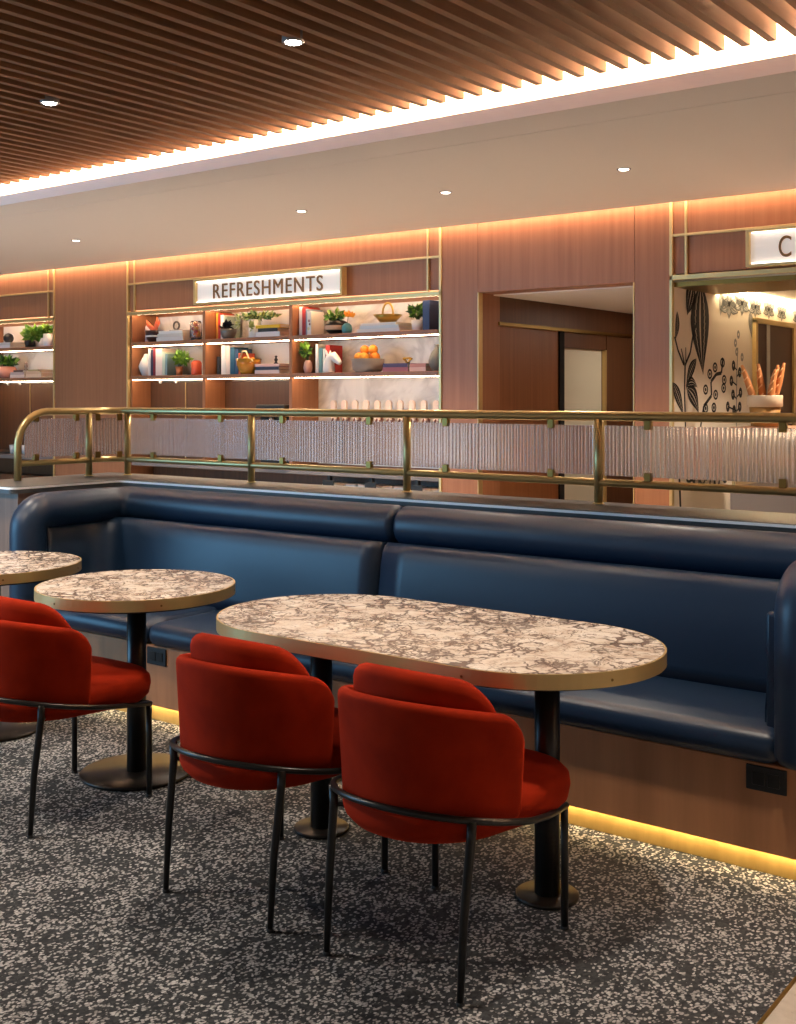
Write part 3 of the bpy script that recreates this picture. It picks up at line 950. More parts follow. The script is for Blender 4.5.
# ------------------------------------------------------------------ chairs
def make_chair(label):
    t = thing('tub_chair', label, 'chair', (0, 0, 0), 'red tub chairs')
    V = M['velvet']
    R0, yc, ya = .274, .01, .005
    # plan path of the shell, from the left arm round the back to the right arm
    base = [Vector((.266 * math.cos(a), yc + .268 * math.sin(a))) for a in [PI * 1.0 + PI * j / 48 for j in range(49)]]
    # resample
    def resample(pts, n):
        d = [0]
        for p, q in zip(pts, pts[1:]): d.append(d[-1] + (q - p).length)
        out = []
        for j in range(n + 1):
            s = d[-1] * j / n; k = 0
            while k < len(d) - 2 and d[k + 1] < s: k += 1
            out.append(pts[k].lerp(pts[k + 1], (s - d[k]) / max(d[k + 1] - d[k], 1e-6)))
        return out, d[-1]
    P, LEN = resample(base, 72)
    def sc(z):
        if z < .43:
            u = (z - .355) / .075
            return .74 + .235 * math.sin(max(u, 0) * PI / 2) ** .8
        return .975 + .055 * (z - .43) / .27
    def shell(P, LEN, zlow, ztop, rc, th, dip, name, inset=0., scale=True):
        rs = []
        n = len(P) - 1
        ctr = Vector((0, yc))
        seq = [(0, 1)] ; 
        for k in range(n + 1):
            s = LEN * k / n; e = min(s, LEN - s)
            T = ztop - dip * (abs(k / n - .5) * 2) ** 2
            if e < rc: T -= rc - math.sqrt(max(rc * rc - (rc - e) ** 2, 0))
            tt = (P[min(k + 1, n)] - P[max(k - 1, 0)]).normalized(); nr = Vector((tt.y, -tt.x))
            er = .018; sh = 1.0
            if e < er: sh = math.sqrt(max(1 - (1 - e / er) ** 2, .02))
            H = T - zlow; ring = []
            def pt(off, z):
                p = ctr + (P[k] - ctr) * (sc(z) if scale else 1 + .12 * (z - .55))
                q = p - nr * off
                return (q.x, q.y, z)
            h2 = th / 2
            zs = [zlow + (T - h2 - zlow) * u for u in (0, .06, .13, .22, .34, .5, .7, .88, 1)]
            mid = h2
            for z in zs: ring.append(pt(mid - h2 * sh, z))
            for a in (30, 60, 90, 120, 150):
                ring.append(pt(mid - h2 * sh * math.cos(math.radians(a)), T - h2 + h2 * math.sin(math.radians(a))))
            for z in zs[::-1]: ring.append(pt(mid + h2 * sh, z))
            rs.append(ring)
        b = MB(); b.rings(rs, V)
        return b.build(name, t)
    # outward normal for this winding points away from the seat
    shell(P, LEN, .358, .714, .085, .042, .062, 'shell')
    R1 = .228
    base2 = [Vector((.226 * math.cos(a), yc + .228 * math.sin(a))) for a in [PI * 1.03 + PI * .94 * j / 40 for j in range(41)]]
    P2, LEN2 = resample(base2, 60)
    shell(P2, LEN2, .44, .778, .15, .070, .060, 'back_cushion', scale=False)
    # seat cushion and seat bowl
    def sup(ax, ay, cy, n, k=56, sq=1.):
        out = []
        for j in range(k):
            a = 2 * PI * j / k
            c_, s_ = math.cos(a), math.sin(a)
            e = n if s_ > 0 else 2.2
            q = min(max((s_ + .25) / .6, 0), 1); q = .87 + .13 * q * q * (3 - 2 * q)
            out.append((q * ax * math.copysign(abs(c_) ** (2 / e), c_), cy + ay * math.copysign(abs(s_) ** (2 / e), s_)))
        return out
    def pad(ax, ay, cy, prof_, n, name):
        rs = []
        for off, z in prof_:
            rs.append([(x, y, z + (.012 * (y - cy) / ay if z > .4 else 0)) for x, y in sup(ax - off, ay - off, cy, n)])
        b = MB(); b.rings(rs, V); return b.build(name, t)
    pad(.284, .300, .040, [(.20, .352), (.07, .354), (.025, .365), (.006, .385), (0, .41), (.003, .435), (.018, .452), (.05, .462), (.12, .467), (.22, .469)], 3.6, 'seat')
    # steel hoop and legs
    def hz(y): return .452 - (y + .26) * .200
    RH = .287
    hp = [(-.222, .295), (-.25, .20), (-.276, .10)] + [(RH * math.cos(a), .01 + .98 * RH * math.sin(a)) for a in [PI + PI * j / 36 for j in range(37)]] + [(.276, .10), (.25, .20), (.222, .295)]
    b = MB(); b.tube([(x, y, hz(y)) for x, y in hp], .0088, M['black_steel'], 12, round_end=.008); b.build('hoop', t)
    for sx in (-1, 1):
        b = MB(); b.tube([(sx * .217, .293, hz(.295)), (sx * .217, .295, .2), (sx * .217, .295, .004)], .0105, M['black_steel'], 12)
        b.lathe([(.0105, 0), (.0115, 0), (.0115, .008), (.0105, .009)], (sx * .217, .295, 0.0), M['rubber'], 12); 
        b.tube([(sx * .217, .293, .345), (sx * .17, .25, .352)], .007, M['black_steel'], 8)
        b.build('leg', t)
        a = math.radians(-40) if sx > 0 else math.radians(220)
        hx, hy = RH * math.cos(a), .01 + .98 * RH * math.sin(a)
        b = MB(); b.tube([(hx, hy, hz(hy)), (hx * .985, hy, hz(hy) - .05), (sx * .212, -.195, .2), (sx * .21, -.208, .004)], .0105, M['black_steel'], 12, radii=[.0125, .012, .011, .0085])
        b.lathe([(.0085, 0), (.0095, 0), (.0095, .008), (.0085, .009)], (sx * .21, -.208, 0), M['rubber'], 12)
        b.tube([(hx * .985, hy, hz(hy) - .05), (hx * .75, hy + .06, .372)], .007, M['black_steel'], 8)
        b.build('leg', t)
    return t
ch = make_chair('red velvet tub chair nearest the camera, at the right half of the long table')
ch.location = (-1.752, 2.50, 0)
c2 = copy_tree(ch); c2.location = (-2.380, 2.505, 0); c2['label'] = 'red velvet tub chair at the left half of the long table'
c3 = copy_tree(ch); c3.location = (-3.475, 2.515, 0); c3['label'] = 'red velvet tub chair at the round table, cut by the left edge'

# ------------------------------------------------------------------ things on the shelves
YI = 6.78
def book(x, z, w, h, d, colr, label, grp, pages='efe7da', flat=False, y=None, rz=0.):
    """upright: w thickness along X, h height, d depth; flat: w width along X, h thickness, d depth"""
    y0 = (YI - d / 2) if y is None else y
    b = MB(); c_ = C(colr); pg = C(pages, .8); q = .0025
    mtx = Matrix.Translation((x, y0 + d / 2, z)) @ Matrix.Rotation(rz, 4, 'Z')
    a, e = -w / 2, w / 2; f, g_ = -d / 2, d / 2
    if not flat:
        b.box(a, a + q, f, g_, 0, h, c_, mtx=mtx); b.box(e - q, e, f, g_, 0, h, c_, mtx=mtx)
        b.box(a, e, f - .002, f + q, 0, h, c_, .001, 1, mtx=mtx)
        b.box(a + q, e - q, f + q, g_ - .006, .004, h - .005, pg, mtx=mtx)
    else:
        b.box(a, e, f, g_, 0, q, c_, mtx=mtx); b.box(a, e, f, g_, h - q, h, c_, mtx=mtx)
        b.box(a, e, f - .002, f + q, 0, h, c_, .001, 1, mtx=mtx)
        b.box(a + .004, e - .006, f + q, g_ - .006, q, h - q, pg, mtx=mtx)
    o = b.build('book')
    return tag(o, label, 'book', grp)

def leaves(b, n, c, rad, size, m, seed, up=.3, lean=(0, 0, 0)):
    r = random.Random(seed)
    for _ in range(n):
        while True:
            p = Vector((r.uniform(-1, 1), r.uniform(-1, 1), r.uniform(-1, 1)))
            if .25 < p.length < 1: break
        q = Vector((c[0] + p.x * rad[0], c[1] + p.y * rad[1], c[2] + p.z * rad[2]))
        d = (Vector((p.x, p.y, p.z + up)) + Vector(lean)).normalized()
        s = size * r.uniform(.7, 1.2)
        side = d.cross(Vector((r.uniform(-1, 1), r.uniform(-1, 1), r.uniform(-1, 1)))).normalized()
        nrm = d.cross(side)
        w = s * .32
        v = [q - d * s * .5, q - d * s * .1 + side * w + nrm * s * .10, q + d * s * .55 - nrm * s * .12, q - d * s * .1 - side * w + nrm * s * .10, q - d * s * .05]
        b.faces([tuple(x) for x in v], [(0, 1, 4), (1, 2, 4), (2, 3, 4), (3, 0, 4)], m if not isinstance(m, list) else r.choice(m), True)
    return b
G1, G2, G3, G4 = C('5d8a2c', .5), C('86ad45', .5), C('33552a', .5), C('a9b877', .5)

def vessel(name, part, label, cat, x, y, z, prof, m, n=28, grp=None):
    t = thing(name, label, cat, (x, y, z), grp)
    b = MB(); b.lathe(prof, (0, 0, 0), m, n); b.build(part, t)
    return t
def bowlprof(r0, r1, h, wall=.006):
    return [(.002, 0), (r0, 0), (r0 + (r1 - r0) * .45, h * .22), (r0 + (r1 - r0) * .85, h * .6), (r1, h), (r1 - wall, h), (r0 + (r1 - r0) * .8 - wall, h * .6), (r0 - wall * .3, h * .2), (.002, h * .12)]

# --- middle unit, first bay, upper shelf
z = S1 + .0005
t = vessel('candle', 'body', 'narrow pale lilac pillar candle on the top shelf beside the dark leafy bowl', 'candle', -7.885, 6.80, z, [(.002, 0), (.036, 0), (.036, .145), (.03, .15), (.002, .148)], C('c9b4b0'))
b = MB(); b.tube([(0, 0, .147), (.001, 0, .160)], .0015, C('3a2a22'), 6); b.build('wick', t)
t = vessel('potted_plant', 'bowl', 'dark maroon bowl with a white stripe and orange leaf blades on the top shelf', 'plant', -7.745, 6.74, z, bowlprof(.05, .085, .10), C('3b1a18', .3))
b = MB(); b.lathe([(.072, .042), (.0775, .046), (.079, .056), (.0765, .058)], (0, 0, 0), C('efe6dc'), 28, cap=False); b.build('stripe', t)
b = MB()
r = random.Random(3)
for (dx, dz) in [(-.10, .20), (-.055, .165), (.045, .22), (.075, .20), (0.0, .14)]:
    p0 = Vector((dx * .2, 0, .08)); p1 = Vector((dx, -.01, dz)); s = Vector((.018, .006, .01)); m_ = p0.lerp(p1, .6)
    b.faces([tuple(p0), tuple(m_ + s), tuple(p1), tuple(m_ - s), tuple(m_ + Vector((0, -.012, 0)))], [(0, 1, 4), (1, 2, 4), (2, 3, 4), (3, 0, 4)], C('e0693a', .5), True)
b.build('leaf_blades', t)
for k, (w, h, c_) in enumerate([(.335, .034, 'ece5da'), (.32, .03, 'e3d8c8'), (.30, .025, 'f2ece2')]):
    book(-7.485 + .006 * k, z + [0, .0345, .065][k], w, h, .22, c_, 'white coffee-table book, %s of the stack in the first bay of the top shelf' % ('lowest', 'middle', 'topmost')[k], 'white books under the ring ornament', flat=True, y=6.68)
t = thing('ring_ornament', 'small dark ring ornament on a plinth on the white books', 'ornament', (-7.51, 6.78, z + .0905))
b = MB(); b.box(-.06, .06, -.03, .03, 0, .012, C('6e6a66'), .003, 1); b.build('plinth', t)
b = MB(); b.tube([(.034 * math.cos(a), 0, .047 + .034 * math.sin(a)) for a in [2 * PI * j / 24 for j in range(25)]], .009, C('4a4644', .35), 10); b.build('ring', t)
t = vessel('glass_jar', 'jar', 'glass jar filled with orange and yellow fruit at the end of the first bay', 'jar', -7.245, 6.76, z, [(.002, 0), (.045, 0), (.052, .02), (.052, .14), (.04, .165), (.036, .165), (.046, .138), (.046, .02), (.002, .008)], M['clear_glass'])
b = MB(); r = random.Random(5)
for j in range(14):
    b.sphere((r.uniform(-.02, .02), r.uniform(-.02, .02), .03 + .0085 * j), .018, [C('e08a2c'), C('f0b63a'), C('c9502a')][j % 3], 10)
b.build('fruit_filling', t)
# lower shelf
z2 = S2 + .0005
vessel('vase', 'body', 'white faceted vase at the left end of the lower shelf', 'vase', -7.87, 6.76, z2, [(.002, 0), (.04, 0), (.062, .05), (.072, .085), (.055, .13), (.03, .175), (.022, .195), (.018, .195), (.025, .17), (.002, .12)], C('f3e9dd', .5), 8)
for (x, w, h, c_, lb) in [(-7.755, .028, .235, 'f0eae0', 'white upright book right of the faceted vase'), (-7.722, .026, .225, '2f3a52', 'dark navy upright book beside the faceted vase'),
                          (-7.690, .030, .240, '8c2630', 'burgundy upright book in the first bay of the lower shelf'), (-7.632, .082, .232, 'f2dcd0', 'thick blush-white upright book with red top in the first bay'),
                          (-7.572, .030, .20, 'cfd8c4', 'pale green upright book in the first bay'), (-7.538, .026, .185, '7f9aa0', 'thin grey-blue upright book left of the bright green plant')]:
    o = book(x, z2, w, h, .17, c_, lb, 'upright books in the first bay', y=6.69)
t = vessel('potted_plant', 'pot', 'bright green bushy plant in a slim terracotta pot on the lower shelf', 'plant', -7.43, 6.74, z2, [(.002, 0), (.026, 0), (.034, .075), (.03, .075), (.024, .01), (.002, .008)], C('c97a4a'))
b = MB(); leaves(b, 90, (.03, 0, .15), (.10, .07, .062), .05, [G1, G2], 11); b.build('foliage', t)
b = MB(); [b.tube([(0, 0, .05), (dx, 0, .15)], .003, G3, 6) for dx in (-.03, 0.01, .05)]; b.build('stem', t)
t = vessel('jar', 'body', 'coral orange jar at the right end of the first bay', 'jar', -7.238, 6.76, z2, [(.002, 0), (.04, 0), (.045, .01), (.045, .105), (.036, .115), (.002, .115)], C('e2623a', .4))
b = MB(); b.lathe([(.034, .1155), (.034, .121), (.02, .125), (.002, .126)], (0, 0, 0), C('e2623a', .4), 20); b.build('lid', t)
# --- second bay
for (x, w, h, c_, lb) in [(-6.99, .024, .225, 'e6a23a', 'amber upright book at the left end of the second bay, top shelf'), (-6.964, .026, .22, 'c8322a', 'red upright book in the second bay of the top shelf'), (-6.93, .036, .205, 'f0e8dc', 'white upright book between red book and striped book'),
                          (-6.893, .030, .19, '9fb0a0', 'sage striped upright book behind the silver bowl')]:
    book(x, z, w, h, .16, c_, lb, 'upright books in the second bay, top', y=6.76)
t = vessel('bowl', 'body', 'dark pewter bowl with black coral on the top shelf, second bay', 'bowl', -6.815, 6.718, z, bowlprof(.04, .072, .080), C('7a7672', .3, metal=.6))
b = MB(); leaves(b, 60, (-.01, -.01, .105), (.06, .04, .045), .05, C('17140f', .7), 4); b.build('coral', t)
t = vessel('vase', 'body', 'tall white vase with pale trailing foliage on the top shelf', 'vase', -6.555, 6.76, z, [(.002, 0), (.046, 0), (.05, .01), (.05, .15), (.044, .15), (.044, .02), (.002, .01)], C('f4eee4', .4))
b = MB(); leaves(b, 120, (.03, 0, .178), (.24, .08, .028), .052, [G3, G4, C('6d7d4a')], 8); leaves(b, 40, (-.135, -.05, .135), (.03, .02, .06), .036, [G4, C('d2d6b0')], 9); leaves(b, 26, (.03, -.07, .10), (.02, .02, .05), .034, [G4], 10); b.build('foliage', t)
b = MB(); [b.tube([(0, 0, .10), (dx * .5, 0, .19), (dx, -.03, .17)], .003, G3, 6) for dx in (-.2, -.1, .1, .2)]; b.build('stem', t)
for k, (w, h, c_, dz, lb) in enumerate([(.265, .042, 'f3eee6', 0, 'thick white book at the bottom of the stack under the yellow book'), (.215, .028, '3c3a38', .0425, 'dark grey book beneath the yellow book'), (.265, .026, 'e8bf2c', .071, 'bright yellow book on top of the stack, second bay')]):
    book(-6.345, z + dz, w, h, .20, c_, lb, 'stack under the yellow book', flat=True, y=6.69)
for (x, w, h, c_, lb) in [(-6.965, .03, .15, '3a3634', 'short black upright book at the left of the second bay, lower shelf'), (-6.905, .05, .245, 'f1ebe2', 'wide white upright book in the second bay, lower shelf'), (-6.853, .045, .24, 'e9d6c8', 'cream upright book left of the teal book'),
                          (-6.80, .05, .225, '2c5a72', 'teal upright book in the second bay, lower shelf'), (-6.752, .038, .21, '35506e', 'blue upright book beside the teal book'), (-6.715, .030, .175, 'd2603a', 'orange upright book behind the amber bowl')]:
    book(x, z2, w, h, .16, c_, lb, 'upright books in the second bay, lower', y=6.75)
t = vessel('fruit_bowl', 'bowl', 'amber glass bowl of lemons on the lower shelf, second bay', 'bowl', -6.585, 6.72, z2, bowlprof(.06, .105, .125, .005), M['amber_glass'])
b = MB(); b.tube([(-.10, 0, .12), (-.05, -.02, .185), (.0, -.03, .185), (.08, -.06, .09)], .007, C('f0dfae', .4), 8); b.build('handle', t)
r = random.Random(2)
for j, (dx, dy, dz) in enumerate([(-.028, -.026, .060), (.030, -.022, .060), (0, .035, .06), (-.04, .0, .108), (.035, .015, .112), (0, -.03, .118)]):
    b = MB(); b.sphere((-6.585 + dx, 6.72 + dy, z2 + dz), .024, C(['e8b42c', 'dd9a26', 'efc648'][j % 3], .45), 14, (1.15, 1, 1))
    b.tube([(-6.585 + dx + .033, 6.72 + dy, z2 + dz), (-6.585 + dx + .041, 6.72 + dy, z2 + dz)], .006, C('c98f22'), 8)
    tag(b.build('lemon'), 'yellow lemon in the amber glass bowl', 'lemon', 'lemons in the amber bowl')
for k, (w, h, c_, dz, lb) in enumerate([(.27, .03, 'ecd3c6', 0, 'blush book at the bottom of the stack beside the amber bowl'), (.25, .026, '3d4250', .0305, 'slate book in the middle of the stack beside the amber bowl'), (.27, .022, 'e6b9ac', .057, 'pink book on top of the stack beside the amber bowl')]):
    book(-6.352, z2 + dz, w, h, .20, c_, lb, 'stack beside the amber bowl', flat=True, y=6.69)
t = thing('figurine', 'tiny black figurine on the pink book stack', 'ornament', (-6.32, 6.76, z2 + .0795))
b = MB(); b.lathe([(.002, 0), (.018, 0), (.02, .006), (.008, .014), (.016, .034), (.006, .05), (.013, .06), (.002, .068)], (0, 0, 0), C('2a2724', .4), 14); b.build('body', t)
# --- third bay
for (x, w, h, c_, lb) in [(-6.012, .028, .225, 'f0dccf', 'blush upright book at the left end of the third bay'), (-5.978, .034, .222, 'b3342c', 'red upright book in the third bay of the top shelf'), (-5.945, .024, .205, '8b98a6', 'grey-blue upright book in the third bay')]:
    book(x, z, w, h, .17, c_, lb, 'upright books in the third bay, top', y=6.71)
o = book(-5.905, z, .040, .185, .15, 'f1e6da', 'white upright book with a photo print on its front, third bay', 'upright books in the third bay, top', y=6.69)
b = MB()
for (cx_, cz_, r_, h_) in [(.0, .11, .012, 'b98a86'), (.006, .085, .009, '6d3a36'), (-.006, .05, .013, 'e9d9a8')]:
    b.lathe([(.0005, 0), (r_, 0), (r_, .0012), (.0005, .0012)], (-5.905 + cx_, 6.6885, z + cz_), C(h_), 14, mtx=Matrix.Rotation(PI / 2, 3, 'X'))
b.build('cover_print', o)
t = vessel('potted_plant', 'pot', 'round black pot with a pale band and spiky succulents, third bay', 'plant', -5.67, 6.74, z, [(.002, 0), (.05, 0), (.085, .03), (.094, .06), (.08, .095), (.06, .105), (.055, .10), (.07, .06), (.002, .03)], C('1c1816', .3))
b = MB(); b.lathe([(.0872, .032), (.093, .040), (.0965, .056), (.094, .066)], (0, 0, 0), C('c9a284'), 28, cap=False); b.build('band', t)
b = MB(); leaves(b, 80, (-.02, 0, .145), (.085, .06, .055), .05, [G1, G4, G3], 13); b.build('foliage', t)
t = vessel('bud_vase', 'body', 'small teal vase with an orange flower next to the black pot', 'vase', -5.535, 6.70, z, [(.002, 0), (.032, 0), (.04, .03), (.036, .06), (.018, .078), (.014, .078), (.03, .05), (.002, .02)], C('4f8f92', .35))
b = MB(); b.tube([(0, 0, .05), (.012, 0, .13)], .0025, G3, 6); b.build('stem', t)
b = MB(); leaves(b, 26, (.015, 0, .142), (.045, .03, .018), .045, C('f0a63a'), 15, up=.8); b.build('flower', t)
for k, (w, h, dx, lb) in enumerate([(.40, .026, 0, 'widest white book at the bottom of the stack under the brass basket'), (.36, .022, .01, 'white book in the middle of the stack under the brass basket'), (.33, .020, .0, 'white book on top of the stack under the brass basket')]):
    book(-5.215 + dx, z + [0, .0265, .049][k], w, h, .22, ['f1ece4', 'dfe3e4', 'efe6da'][k], lb, 'white stack under the brass basket', flat=True, y=6.67)
t = thing('brass_basket', 'small brass basket with a tall loop handle on the white book stack', 'basket', (-5.20, 6.77, z + .0695))
b = MB(); b.lathe([(.002, 0), (.055, 0), (.08, .03), (.112, .062), (.105, .062), (.075, .034), (.05, .008), (.002, .006)], (0, 0, 0), C('a8863e', .3, metal=.8), 20); b.build('bowl', t)
b = MB(); b.tube([(.048 * math.cos(a), 0, .075 + .075 * math.sin(a)) for a in [-.5 + (PI + 1.0) * j / 20 for j in range(21)]], .008, C('a8863e', .3, metal=.8), 10); b.build('handle', t)
t = vessel('potted_plant', 'pot', 'dark green leafy plant in a small white pot beside the navy book', 'plant', -4.912, 6.75, z, [(.002, 0), (.038, 0), (.047, .08), (.042, .08), (.034, .01), (.002, .008)], C('f5efe6', .4))
b = MB(); leaves(b, 80, (-.008, 0, .148), (.060, .055, .055), .052, [G3, G1], 17); b.build('foliage', t)
b = MB(); [b.tube([(0, 0, .06), (dx, 0, .15)], .003, G3, 6) for dx in (-.03, 0, .03)]; b.build('stem', t)
book(-4.80, z, .06, .215, .17, '35466b', 'navy upright book at the right end of the top shelf', 'upright books in the third bay, top', y=6.70)
# lower shelf
t = vessel('potted_plant', 'pot', 'small leafy plant in a blush vase at the left of the third bay, lower shelf', 'plant', -5.945, 6.72, z2, [(.002, 0), (.024, 0), (.036, .04), (.03, .08), (.018, .10), (.014, .10), (.025, .06), (.002, .02)], C('d9a894', .45))
b = MB(); leaves(b, 60, (-.03, 0, .18), (.055, .045, .06), .045, [G1, G2, G3], 19); b.build('foliage', t)
b = MB(); [b.tube([(0, 0, .08), (dx, 0, .17)], .003, G3, 6) for dx in (-.04, -.01, .01)]; b.build('stem', t)
for (x, w, h, c_, lb) in [(-5.888, .028, .225, 'f2ebe2', 'white upright book in the third bay, lower shelf'), (-5.850, .036, .195, '5f8a8e', 'teal-grey upright book in the third bay, lower shelf'), (-5.815, .024, .19, 'c8d4ce', 'pale mint upright book in the third bay, lower shelf'), (-5.777, .044, .215, 'b83830', 'red upright book behind the white animal head')]:
    book(x, z2, w, h, .15, c_, lb, 'upright books in the third bay, lower', y=6.76)
t = thing('animal_head_sculpture', 'white animal head sculpture in front of the red book', 'sculpture', (-5.70, 6.71, z2))
b = MB(); b.tube([(-.02, 0, .013), (-.02, 0, .035), (-.02, 0, .075), (-.005, 0, .115), (.025, 0, .125), (.055, 0, .10), (.085, 0, .075)], .03, M['white'], 16, round_end=.012, radii=[.045, .045, .04, .038, .037, .030, .020]); b.build('head', t)
for dy in (-.018, .018):
    b = MB(); b.tube([(-.02, dy, .135), (-.028, dy * 1.3, .155), (-.03, dy * 1.5, .175)], .008, M['white'], 8, radii=[.010, .010, .002]); b.build('ear', t)
t = vessel('fruit_bowl', 'bowl', 'grey stone bowl of oranges on the lower shelf, third bay', 'bowl', -5.365, 6.74, z2, [(.002, 0), (.09, 0), (.115, .02), (.125, .10), (.119, .10), (.108, .05), (.102, .045), (.06, .035), (.002, .02)], C('8d8078', .6))
b = MB(); b.lathe([(.085, .0), (.09, .0), (.09, .002)], (0, 0, 0), C('5f554e'), 28, cap=False); b.build('foot', t)
for j, (dx, dy, dz) in enumerate([(-.064, -.028, .112), (.010, -.060, .110), (.068, .004, .112), (.002, .062, .112), (-.062, .056, .114), (-.026, -.004, .166), (.044, .008, .168)]):
    b = MB(); b.sphere((-5.365 + dx, 6.74 + dy, z2 + dz), .037, C(['f0932b', 'f5a73a', 'ea8620'][j % 3], .5), 16)
    b.lathe([(.0005, .037), (.004, .0372), (.003, .040), (.0005, .040)], (-5.365 + dx, 6.74 + dy, z2 + dz), C('6a7a30'), 8)
    tag(b.build('orange'), 'orange in the grey stone bowl', 'orange', 'oranges in the stone bowl')
for k, (w, h, c_, dz, lb) in enumerate([(.235, .032, 'b06a72', 0, 'plum-red book at the bottom of the stack under the brass ornament'), (.225, .028, '5a4a6a', .0325, 'purple book on the stack under the brass ornament')]):
    book(-5.07, z2 + dz, w, h, .20, c_, lb, 'stack under the small brass ornament', flat=True, y=6.69)
for k, (w, h, c_, dz, lb) in enumerate([(.145, .030, 'e8c2b4', 0, 'blush book at the bottom of the low stack left of the grey vase'), (.145, .026, 'c98c80', .0305, 'rose book on top of the low stack left of the grey vase')]):
    book(-4.875, z2 + dz, w, h, .19, c_, lb, 'low stack left of the grey vase', flat=True, y=6.70)
t = thing('knot_ornament', 'small brass knot ornament on the purple book', 'ornament', (-5.01, 6.76, z2 + .061))
b = MB(); b.tube([(.028 * math.sin(a) + .012 * math.sin(2 * a), .014 * math.sin(3 * a), .022 + .016 * math.cos(a)) for a in [2 * PI * j / 40 for j in range(41)]], .0065, C('c9a13a', .3, metal=.8), 8); b.build('loop', t)
vessel('vase', 'body', 'slate grey bottle vase at the right end of the lower shelf', 'vase', -4.735, 6.745, z2, [(.002, 0), (.035, 0), (.058, .04), (.062, .075), (.045, .13), (.02, .16), (.018, .185), (.022, .192), (.017, .192), (.013, .16), (.002, .12)], C('7d7a72', .5))

# --- unit at the left edge
for k, (w, h, dz, dx) in enumerate([(.42, .03, 0, 0), (.40, .026, .0305, .012)]):
    book(-9.985 + dx, z + dz, w, h, .22, ['f4efe7', 'e4dccf'][k], 'white magazine book, %s of two under the black ball' % ('lower', 'upper')[k], 'white books under the black ball', flat=True, y=6.68)
t = thing('ball_ornament', 'matt black ball ornament on the white books, left unit', 'ornament', (-9.95, 6.78, z + .057))
b = MB(); b.sphere((0, 0, .047), .05, C('1b1d24', .6), 18); b.build('ball', t)
t = vessel('vase', 'body', 'slim black bottle vase behind the leafy plant, left unit', 'vase', -9.777, 6.90, z, [(.002, 0), (.045, 0), (.055, .05), (.04, .11), (.018, .15), (.014, .20), (.018, .205), (.012, .205), (.010, .15), (.002, .1)], C('15120f', .35))
t = vessel('potted_plant', 'pot', 'trailing green plant in a white pot, left unit top shelf', 'plant', -9.275, 6.76, z, [(.002, 0), (.048, 0), (.052, .01), (.052, .125), (.046, .125), (.046, .02), (.002, .01)], C('f6f0e6', .4))
b = MB(); leaves(b, 170, (-.18, -.02, .135), (.18, .08, .07), .075, [G1, G2, C('6f9a34')], 21); leaves(b, 40, (-.01, 0, .175), (.055, .05, .03), .07, [G1, G2], 22); b.build('foliage', t)
b = MB(); [b.tube([(0, 0, .09), (dx * .4, 0, .18), (dx, -.02, .12)], .003, G3, 6) for dx in (-.25, -.15, -.08)]; b.build('stem', t)
t = vessel('potted_plant', 'pot', 'dark green plant in a round pink pot, left unit lower shelf', 'plant', -9.925, 6.75, z2, [(.002, 0), (.06, 0), (.10, .04), (.105, .07), (.075, .112), (.05, .118), (.045, .112), (.08, .06), (.002, .03)], C('e59a82', .5))
b = MB(); leaves(b, 100, (.0, 0, .165), (.11, .08, .045), .075, [G3, G1], 23); b.build('foliage', t)
b = MB(); [b.tube([(0, 0, .08), (dx, 0, .17)], .003, G3, 6) for dx in (-.05, 0, .05)]; b.build('stem', t)
for k, (x, w, h, c_, dz, lb) in enumerate([(-9.675, .235, .03, 'd9ccc4', 0, 'grey-white book at the bottom of the stack beside the pink pot'), (-9.675, .225, .026, 'b9a9a6', .0305, 'taupe book in the middle of the stack beside the pink pot'), (-9.66, .15, .018, '5a4340', .057, 'small dark brown book on top of the stack beside the pink pot'),
                                          (-9.415, .25, .034, 'e6cbb0', 0, 'tan book at the bottom of the stack in the left unit'), (-9.415, .24, .028, 'd8b898', .0345, 'sand book in the middle of the stack in the left unit'), (-9.42, .17, .014, 'b9a878', .063, 'thin olive book on top of the stack in the left unit')]):
    book(x, z2 + dz, w, h, .19, c_, lb, 'flat books on the lower shelf of the left unit', flat=True, y=6.69)
t = thing('figurine', 'small grey figurine on the dark brown book, left unit', 'ornament', (-9.62, 6.75, z2 + .0755))
b = MB(); b.lathe([(.002, 0), (.02, 0), (.02, .006), (.010, .02), (.018, .04), (.008, .055), (.015, .068), (.002, .08)], (0, 0, 0), C('8d8078', .5), 14); b.build('body', t)
book(-9.10, z2, .05, .16, .15, '7a3140', 'maroon upright book at the right end of the left unit', 'flat books on the lower shelf of the left unit', y=6.70)
# white cups on the left counter
r = random.Random(4)
for i in range(9):
    x = -9.93 + i * .10
    t = thing('cup', 'white cup in the row on the counter behind the reeded glass', 'cup', (x, 6.82, .9005), 'cups on the left counter')
    b = MB(); b.lathe([(.002, 0), (.028, 0), (.038, .085), (.035, .085), (.026, .006), (.002, .005)], (0, 0, 0), M['white'], 18); b.build('body', t)
    b = MB(); b.tube([(.034, 0, .07), (.056, 0, .065), (.056, 0, .03), (.031, 0, .025)], .004, M['white'], 8); b.build('handle', t)
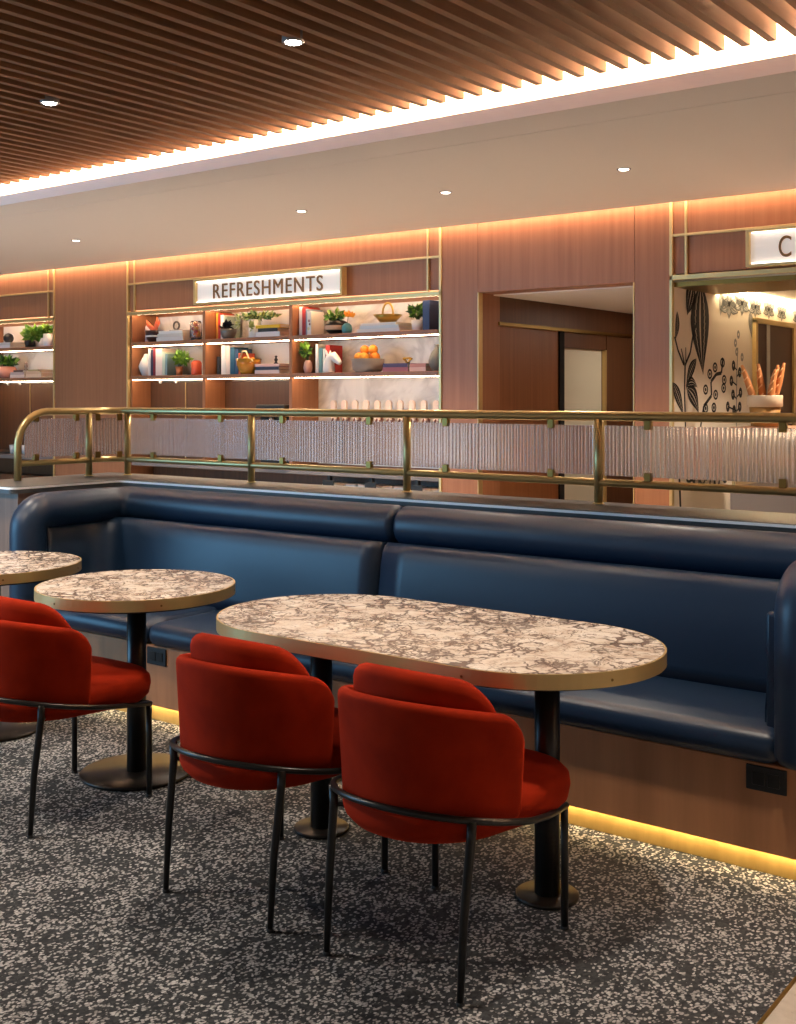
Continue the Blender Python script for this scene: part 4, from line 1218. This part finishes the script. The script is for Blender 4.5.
# dark coffee machine in the second bay
t = thing('coffee_machine', 'black coffee machine on the back counter in the second bay', 'coffee machine', (-6.26, 6.73, .9005))
b = MB(); b.box(-.15, .15, -.06, .13, 0, .40, M['plastic_black'], .012, 2); b.build('body', t)
b = MB(); b.box(-.155, .155, -.11, .13, .40, .50, M['plastic_black'], .012, 2); b.build('head', t)
b = MB(); b.box(-.13, .13, -.12, -.06, 0, .035, C('3a3836', .4), .004, 1); b.build('drip_tray', t)
b = MB(); b.tube([(0, -.085, .40), (0, -.085, .34)], .02, C('8d8a86', .3, metal=.8), 14); b.build('brew_head', t)

# ------------------------------------------------------------------ light of the room, world
def area(name, loc, rot, sx, sy, e, col):
    l = bpy.data.lights.new(name, 'AREA'); l.shape = 'RECTANGLE'; l.size = sx; l.size_y = sy; l.energy = e; l.color = col
    o = bpy.data.objects.new(name, l); COL.objects.link(o); o.location = loc; o.rotation_euler = rot
    return o
area('window_daylight', (-8.3, -.6, 1.55), (math.radians(88), 0, math.radians(-28)), 3.4, 2.2, 195, (.22, .60, 1.))
w = bpy.data.worlds.new('room_ambient'); w.use_nodes = True
w.node_tree.nodes['Background'].inputs[0].default_value = (1., .88, .78, 1)
w.node_tree.nodes['Background'].inputs[1].default_value = .30
SC.world = w

# ------------------------------------------------------------------ camera
cam = bpy.data.cameras.new('camera')
cam.sensor_fit = 'HORIZONTAL'; cam.sensor_width = 36
F = 1150.
cam.lens = F / 796 * 36
cam.shift_y = -(512 - 397) / 796
co = bpy.data.objects.new('camera', cam); COL.objects.link(co)
co.location = (0, 0, 1.46)
co.rotation_euler = (PI / 2, 0, math.atan2(1150., 1525.))
cam.clip_start = .05
SC.camera = co
vs = SC.view_settings
vs.view_transform = 'Standard'; vs.look = 'None'; vs.gamma = 1; vs.use_curve_mapping = False
vs.exposure = 0.
SC.cycles.use_denoising = True
SC.cycles.max_bounces = 8; SC.cycles.transmission_bounces = 6; SC.cycles.transparent_max_bounces = 8
SC.cycles.sample_clamp_indirect = 6.
